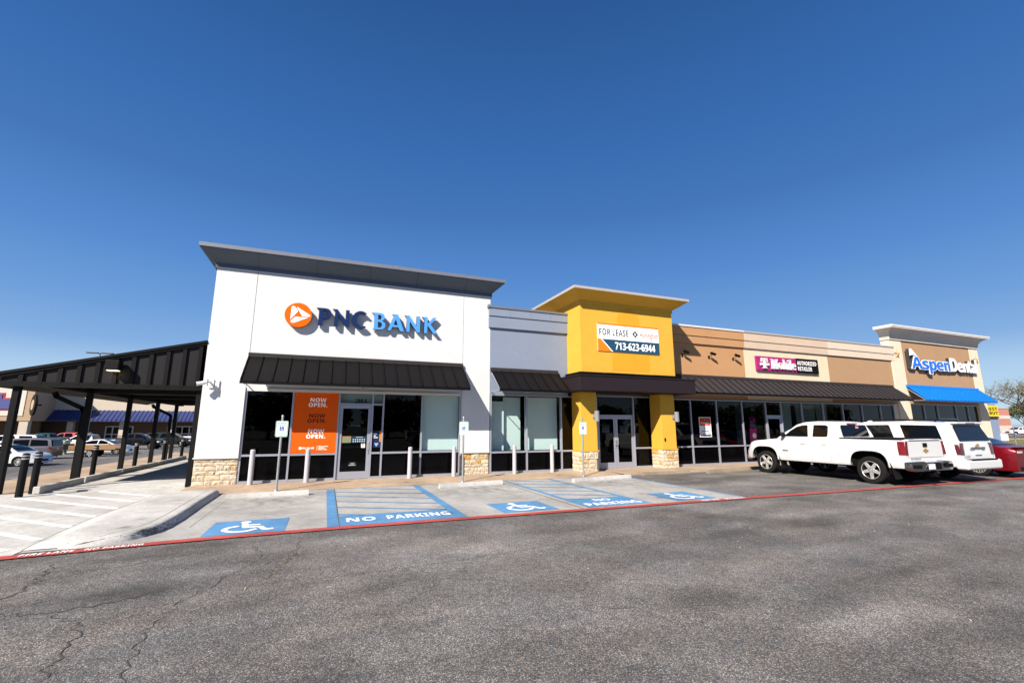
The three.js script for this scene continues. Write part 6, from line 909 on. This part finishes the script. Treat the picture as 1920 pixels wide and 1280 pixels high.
// ---------- the big store across the lower car park ----------
{
  const b = thing('blue_awning_store', 'tan and white block store with long dark blue awning across the lot', 'building'), y0 = LOT - 0.3, zf = -78;
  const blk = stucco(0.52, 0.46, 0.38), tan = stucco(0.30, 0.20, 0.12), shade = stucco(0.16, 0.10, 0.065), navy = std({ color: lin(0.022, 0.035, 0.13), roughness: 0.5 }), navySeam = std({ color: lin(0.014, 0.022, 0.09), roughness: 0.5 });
  mesh('main_wall', uvBox(box(-41, -8, 2.6, 6.75, zf - 0.6, zf)), blk, b); mesh('lower_wall', uvBox(box(-64, -8, y0, 2.6, zf - 2.6, zf - 2.4)), shade, b); mesh('roof', uvBox(box(-70, -8, 6.0, 6.2, zf - 40, zf - 0.6)), M.roofing, b); mesh('parapet_cap', uvBox(box(-41, -8, 6.75, 6.9, zf - 0.7, zf + 0.08)), M.capTan, b);
  mesh('arcade_ceiling', uvBox(box(-41, -8, 2.55, 2.6, zf - 2.4, zf + 1.2)), tan, b);
  for (const x of [-37.6, -31.0, -24.2, -17.5]) mesh('arcade_column', uvBox(box(x, x + 0.75, y0, 2.55, zf + 0.2, zf + 0.95)), blk, b);
  const aw = sub('awning', b), L = Math.hypot(2.0, 1.72); const pan = uvBox(prism([[zf, 4.25], [zf + 2.0, 2.72], [zf + 2.0, 2.45], [zf + 1.95, 2.45], [zf, 4.1]], 0, 0.56)), sm = uvBox(prism([[zf, 4.26], [zf + 2.0, 2.73], [zf + 2.03, 2.45], [zf + 2.06, 2.76], [zf, 4.33]], -0.05, 0.05));
  for (let k = 0; k < 50; k++) { mesh('awning_panel', pan, navy, aw).position.x = -40.5 + k * 0.58; mesh('awning_seam', sm, navySeam, aw).position.x = -40.5 + k * 0.58; }
  // glazed entrances in white frames
  for (const [xa, xb, n] of [[-33.8, -30.2, 4], [-25.3, -19.0, 6]]) { const w = sub('entrance', b), ww = (xb - xa) / n; for (let k = 0; k < n; k++) { mesh('pane', uvBox(box(xa + k * ww + 0.08, xa + (k + 1) * ww - 0.08, y0 + 0.2, 0.35, zf - 2.39, zf - 2.34)), M.spandrel, w); mesh('pane', uvBox(box(xa + k * ww + 0.08, xa + (k + 1) * ww - 0.08, 0.5, 1.6, zf - 2.39, zf - 2.34)), M.spandrel, w); } for (let k = 0; k <= n; k++) mesh('frame_bar', uvBox(box(xa + k * ww - 0.08, xa + k * ww + 0.08, y0, 1.75, zf - 2.395, zf - 2.30)), M.plasticWhite, w); for (const y of [0.35, 1.6]) mesh('frame_bar', uvBox(box(xa, xb, y, y + 0.15, zf - 2.393, zf - 2.31)), M.plasticWhite, w); }
  // tall sign block at the left
  mesh('sign_block', uvBox(box(-64, -39.8, 2.5, 9.6, zf - 1, -72)), stucco(0.42, 0.30, 0.20), b); mesh('sign_block_panel', uvBox(box(-63, -40.7, 3.2, 9.4, -72, -71.93)), stucco(0.62, 0.58, 0.52), b);
  mesh('block_column', uvBox(box(-41.0, -40.0, y0, 2.5, -73, -72.1)), blk, b); mesh('block_lower', uvBox(box(-64, -41, y0, 2.5, zf, zf + 0.5)), shade, b);
  const st = new THREE.Shape([[-60, 4.0], [-41.9, 4.0], [-41.9, 5.75], [-43.0, 5.75], [-43.0, 6.45], [-60, 6.45]].map(([a, c]) => new THREE.Vector2(a, c))), eg = new THREE.ExtrudeGeometry(st, { depth: 0.08, bevelEnabled: false }); eg.translate(0, 0, -71.93); mesh('sign_border', uvBox(eg), plain(0.42, 0.03, 0.03, 0.6), b);
  const s2 = new THREE.Shape([[-60, 4.15], [-42.1, 4.15], [-42.1, 5.58], [-43.2, 5.58], [-43.2, 6.28], [-60, 6.28]].map(([a, c]) => new THREE.Vector2(a, c))), e2 = new THREE.ExtrudeGeometry(s2, { depth: 0.06, bevelEnabled: false }); e2.translate(0, 0, -71.84); mesh('sign_field', uvBox(e2), plain(0.05, 0.06, 0.21, 0.6), b);
  rebase(b, -36, y0, zf);
  const m = thing('round_wall_sign', 'round black sign seen edge-on behind the first canopy post', 'sign', [-39.2, 4.75, -70.9], -0.98); mesh('disc', uvBox(new THREE.CylinderGeometry(1.5, 1.5, 0.25, 40).rotateX(Math.PI / 2)), CM.trim, m); mesh('disc_face', uvBox(new THREE.CylinderGeometry(0.75, 0.75, 0.06, 40).rotateX(Math.PI / 2).translate(0, 0, 0.14)), plain(0.35, 0.28, 0.16, 0.4), m); mesh('bracket', uvBox(box(-0.1, 0.1, -0.1, 0.1, -0.8, -0.12)), CM.trim, m);
}
// ---------- right of the row ----------
{
  const b = thing('blue_grey_store', 'slim blue-grey store wall beyond the dental office', 'building', [73, 0, -14]); const w = stucco(0.20, 0.26, 0.40);
  mesh('wall', uvBox(box(-6, 3.0, 0, 4.45, -3, 0)), w, b); mesh('ledge', uvBox(box(0.6, 3.02, 2.68, 2.88, 0, 0.12)), plain(0.03, 0.03, 0.045), b); mesh('utility_cabinet', uvBox(rbox(2.9, 3.6, 0, 0.8, -0.4, 0.4, 0.05)), M.plasticWhite, b);
  const s = thing('yellow_store_sign', 'yellow store sign with black capitals on the blue-grey wall', 'sign', [74.95, 2.9, -13.98]); mesh('panel', uvBox(rbox(-2.1, 1.12, 0, 1.28, 0, 0.10, 0.02)), plain(0.80, 0.58, 0.0, 0.5), s);
  for (const [t, y] of [['BEST', 0.70], ['BUY', 0.20]]) { const wd = t === 'BEST' ? 2.5 : 1.9, g = textSolid(t, sansBold, 0.98 - wd, 0.98, y, y + 0.40, 0.10, 0.115); mesh('lettering', uvBox(g), CM.dark, s); }
}
{
  const b = thing('pink_brick_building', 'distant pink and cream banded building at the right edge', 'building', [140, -0.4, -42]); const pk = stucco(0.50, 0.215, 0.16), cr = stucco(0.62, 0.53, 0.47);
  mesh('upper_wall', uvBox(box(-30, 12.4, 4.65, 6.3, -20, 0)), pk, b); mesh('pale_band', uvBox(box(-30, 12.45, 3.85, 4.65, -20, 0.05)), cr, b); mesh('middle_wall', uvBox(box(-30, 12.4, 2.25, 3.85, -20, 0)), pk, b); mesh('base_wall', uvBox(box(-30, 12.5, 0, 2.25, -20, 0.1)), cr, b); mesh('parapet_cap', uvBox(box(-30, 12.5, 6.3, 6.42, -20.1, 0.1)), cr, b); mesh('vent_pipe', uvBox(bar([7.2, 6.4, -0.8], [6.9, 7.0, -0.8], 0.12)), CM.trim, b);
}
makeVehicle({ ...pickup({ extra: truckX }), detail: 0.6 }, 'distant_white_pickup', 'distant white pickup before the pink building', 'pickup', [143.5, -0.35, -37.5], 2.75, PAINT.white2);
makeVehicle({ ...suvSpec({ extra: suvX }), detail: 0.6 }, 'distant_white_suv', 'distant white vehicle right of the far white pickup', 'suv', [148.5, -0.35, -35.6], 0.3, PAINT.white2);
makeVehicle({ ...sedanSpec({ extra: sedanX }), detail: 0.6 }, 'distant_dark_sedan', 'distant dark car at the extreme right edge', 'sedan', [146.5, -0.35, -31.8], 0.4, PAINT.grey);
{ // grass verges with a dirt strip between
  const gn = tileNoise(512, 30, 91), gn2 = tileNoise(512, 120, 92), gt = tiled(tex(512, 512, (i, j) => { const a = gn(i, j), c = gn2(i, j), v = 70 + 60 * a + 40 * c; return [v * (0.95 + 0.25 * a), v * 1.05, v * 0.55]; }), 6), grass = std({ color: lin(0.55, 0.55, 0.5), roughness: 1, map: gt });
  slab('grass_verge', [[58, -9], [140, 6], [150, -6], [78, -17]], 0.03, grass, null, 0.2); slab('dirt_strip', [[78, -17.05], [150, -6.05], [154, -9], [84, -19.6]], 0.025, stucco(0.36, 0.26, 0.19), null, 0.2); slab('far_grass_verge', [[84, -19.65], [154, -9.05], [160, -16], [92, -25]], 0.03, grass, null, 0.2);
}
[[54.2, -6.2, 'nearer blue parking sign against the dental office wall', 0.2], [56.4, -5.4, 'blue parking sign on the grass verge at the right edge', -0.1]].forEach(([x, z, t, r]) => {
  const s = thing('blue_parking_sign', t, 'sign', [x, 0, z], 0.25, 'blue parking signs'); mesh('post', uvBox(cyl(0, 0, 1.6, 0, 0.03, 0.03, 8)), M.galv, s);
  for (const [k, y] of [[0, 1.33], [1, 1.06], [2, 0.80]]) { const p = mesh('plate', uvBox(rbox(-0.17, 0.17, y - 0.125, y + 0.125, 0.03, 0.04, 0.004)), plain(0.03, 0.12, 0.48, 0.4), s); mesh('plate_mark', uvBox(box(-0.10, 0.08, y - 0.05, y + 0.06, 0.041, 0.044)), plain(0.55, 0.6, 0.7, 0.5), p); }
});
// ---------- trees ----------
function tree(name, label, [x, y, z], h, spread, o) {
  const t = thing(name, label, 'tree', [x, y, z], 0, o.group), r = rng(o.seed), limbs = [], tips = [];
  const grow = (p, d, len, rad, lv) => { const e = p.clone().addScaledVector(d, len), g = new THREE.CylinderGeometry(rad * 0.68, rad, len, lv < 2 ? 8 : 5, 1); g.applyQuaternion(new THREE.Quaternion().setFromUnitVectors(new THREE.Vector3(0, 1, 0), d)); g.translate((p.x + e.x) / 2, (p.y + e.y) / 2, (p.z + e.z) / 2); limbs.push(g); if (lv >= 2) tips.push([e, lv]); if (lv >= o.levels) return; const n = lv === 0 ? o.split : 2 + Math.floor(r() * 2); for (let k = 0; k < n; k++) { const a = k / n * 6.283 + r() * 1.4, tilt = (lv === 0 ? 0.55 : 0.45) + r() * 0.55, v = new THREE.Vector3(Math.cos(a) * Math.sin(tilt) * spread, Math.cos(tilt), Math.sin(a) * Math.sin(tilt) * spread).normalize().add(d.clone().multiplyScalar(0.55)); v.y += o.lift ?? 0.05; grow(e, v.normalize(), len * (0.66 + r() * 0.2), rad * 0.6, lv + 1); } };
  grow(new THREE.Vector3(), new THREE.Vector3(0.04, 1, 0).normalize(), h * (o.bole ?? 0.30), h * 0.028, 0);
  mesh('trunk', uvBox(merge(limbs)), plain(0.085, 0.065, 0.05, 0.95), t);
  const pos = [], per = Math.ceil(o.leaves / tips.length); for (const [p] of tips) for (let k = 0; k < per; k++) { const c = new THREE.Vector3(r() - 0.5, r() - 0.5, r() - 0.5).multiplyScalar(2 * o.clump * Math.cbrt(r())).add(p), a = new THREE.Vector3(r() - 0.5, r() - 0.5, r() - 0.5).normalize(), b = new THREE.Vector3(r() - 0.5, r() - 0.5, r() - 0.5).cross(a).normalize(), s = o.leaf * (0.6 + r() * 0.8), q = (u, v) => [c.x + a.x * u * s + b.x * v * s * 0.6, c.y + a.y * u * s + b.y * v * s * 0.6, c.z + a.z * u * s + b.z * v * s * 0.6]; pos.push(...q(-1, 0), ...q(0, 1), ...q(1, 0), ...q(-1, 0), ...q(1, 0), ...q(0, -1)); }
  const g = new THREE.BufferGeometry(); g.setAttribute('position', new THREE.Float32BufferAttribute(pos, 3)); g.computeVertexNormals(); mesh('crown', uvBox(g), o.mat, t); return t;
}
const leafA = std({ color: lin(0.10, 0.11, 0.042), roughness: 0.8 }), leafB = std({ color: lin(0.085, 0.10, 0.036), roughness: 0.8 }), leafC = std({ color: lin(0.15, 0.15, 0.075), roughness: 0.8 });
tree('budding_tree', 'thinly leaved spring tree reaching in at the right edge', [99.6, -0.3, -18.6], 10.5, 2.6, { seed: 8, levels: 5, split: 7, leaves: 6500, leaf: 0.075, clump: 0.7, mat: leafC, lift: -0.05 });
[[183.5, -51, 8.2, 'round green oak nearest the pink building'], [189, -47, 8.6, 'round green oak at the far right edge']].forEach(([x, z, h, t], i) => tree('green_oak', t, [x, -0.4, z], h, 1.2, { seed: 20 + i, levels: 4, split: 5, leaves: 6500, leaf: 0.16, clump: 0.9, mat: i ? leafA : leafB, group: 'oaks beyond the pink building' }));
// what the shop windows mirror: trees across the road and two vehicles behind the photographer
for (let k = 0; k < 17; k++) { const r = rng(900 + k), x = -26 + k * 8 + r() * 3; tree('roadside_tree', 'roadside tree mirrored dimly in the shop windows', [x, -1.2, 50 + r() * 9], 9.5 + r() * 3, 1.9, { seed: 40 + k, levels: 3, split: 8, leaves: 4200, leaf: 0.36, clump: 2.1, bole: 0.2, mat: k % 2 ? leafA : leafB, group: 'roadside trees across from the shops' }); }
makeVehicle({ ...pickup({ extra: truckX }), detail: 0.6 }, 'mirrored_pickup', 'white pickup mirrored in the right bank window', 'pickup', [9.0, 0, 23], 0.05, PAINT.white2);
makeVehicle({ ...suvSpec({ extra: suvX }), detail: 0.6 }, 'mirrored_suv', 'white vehicle mirrored in the double glass doors', 'suv', [24.5, 0, 19.8], 0.02, PAINT.white2);

renderer.render(scene, camera);
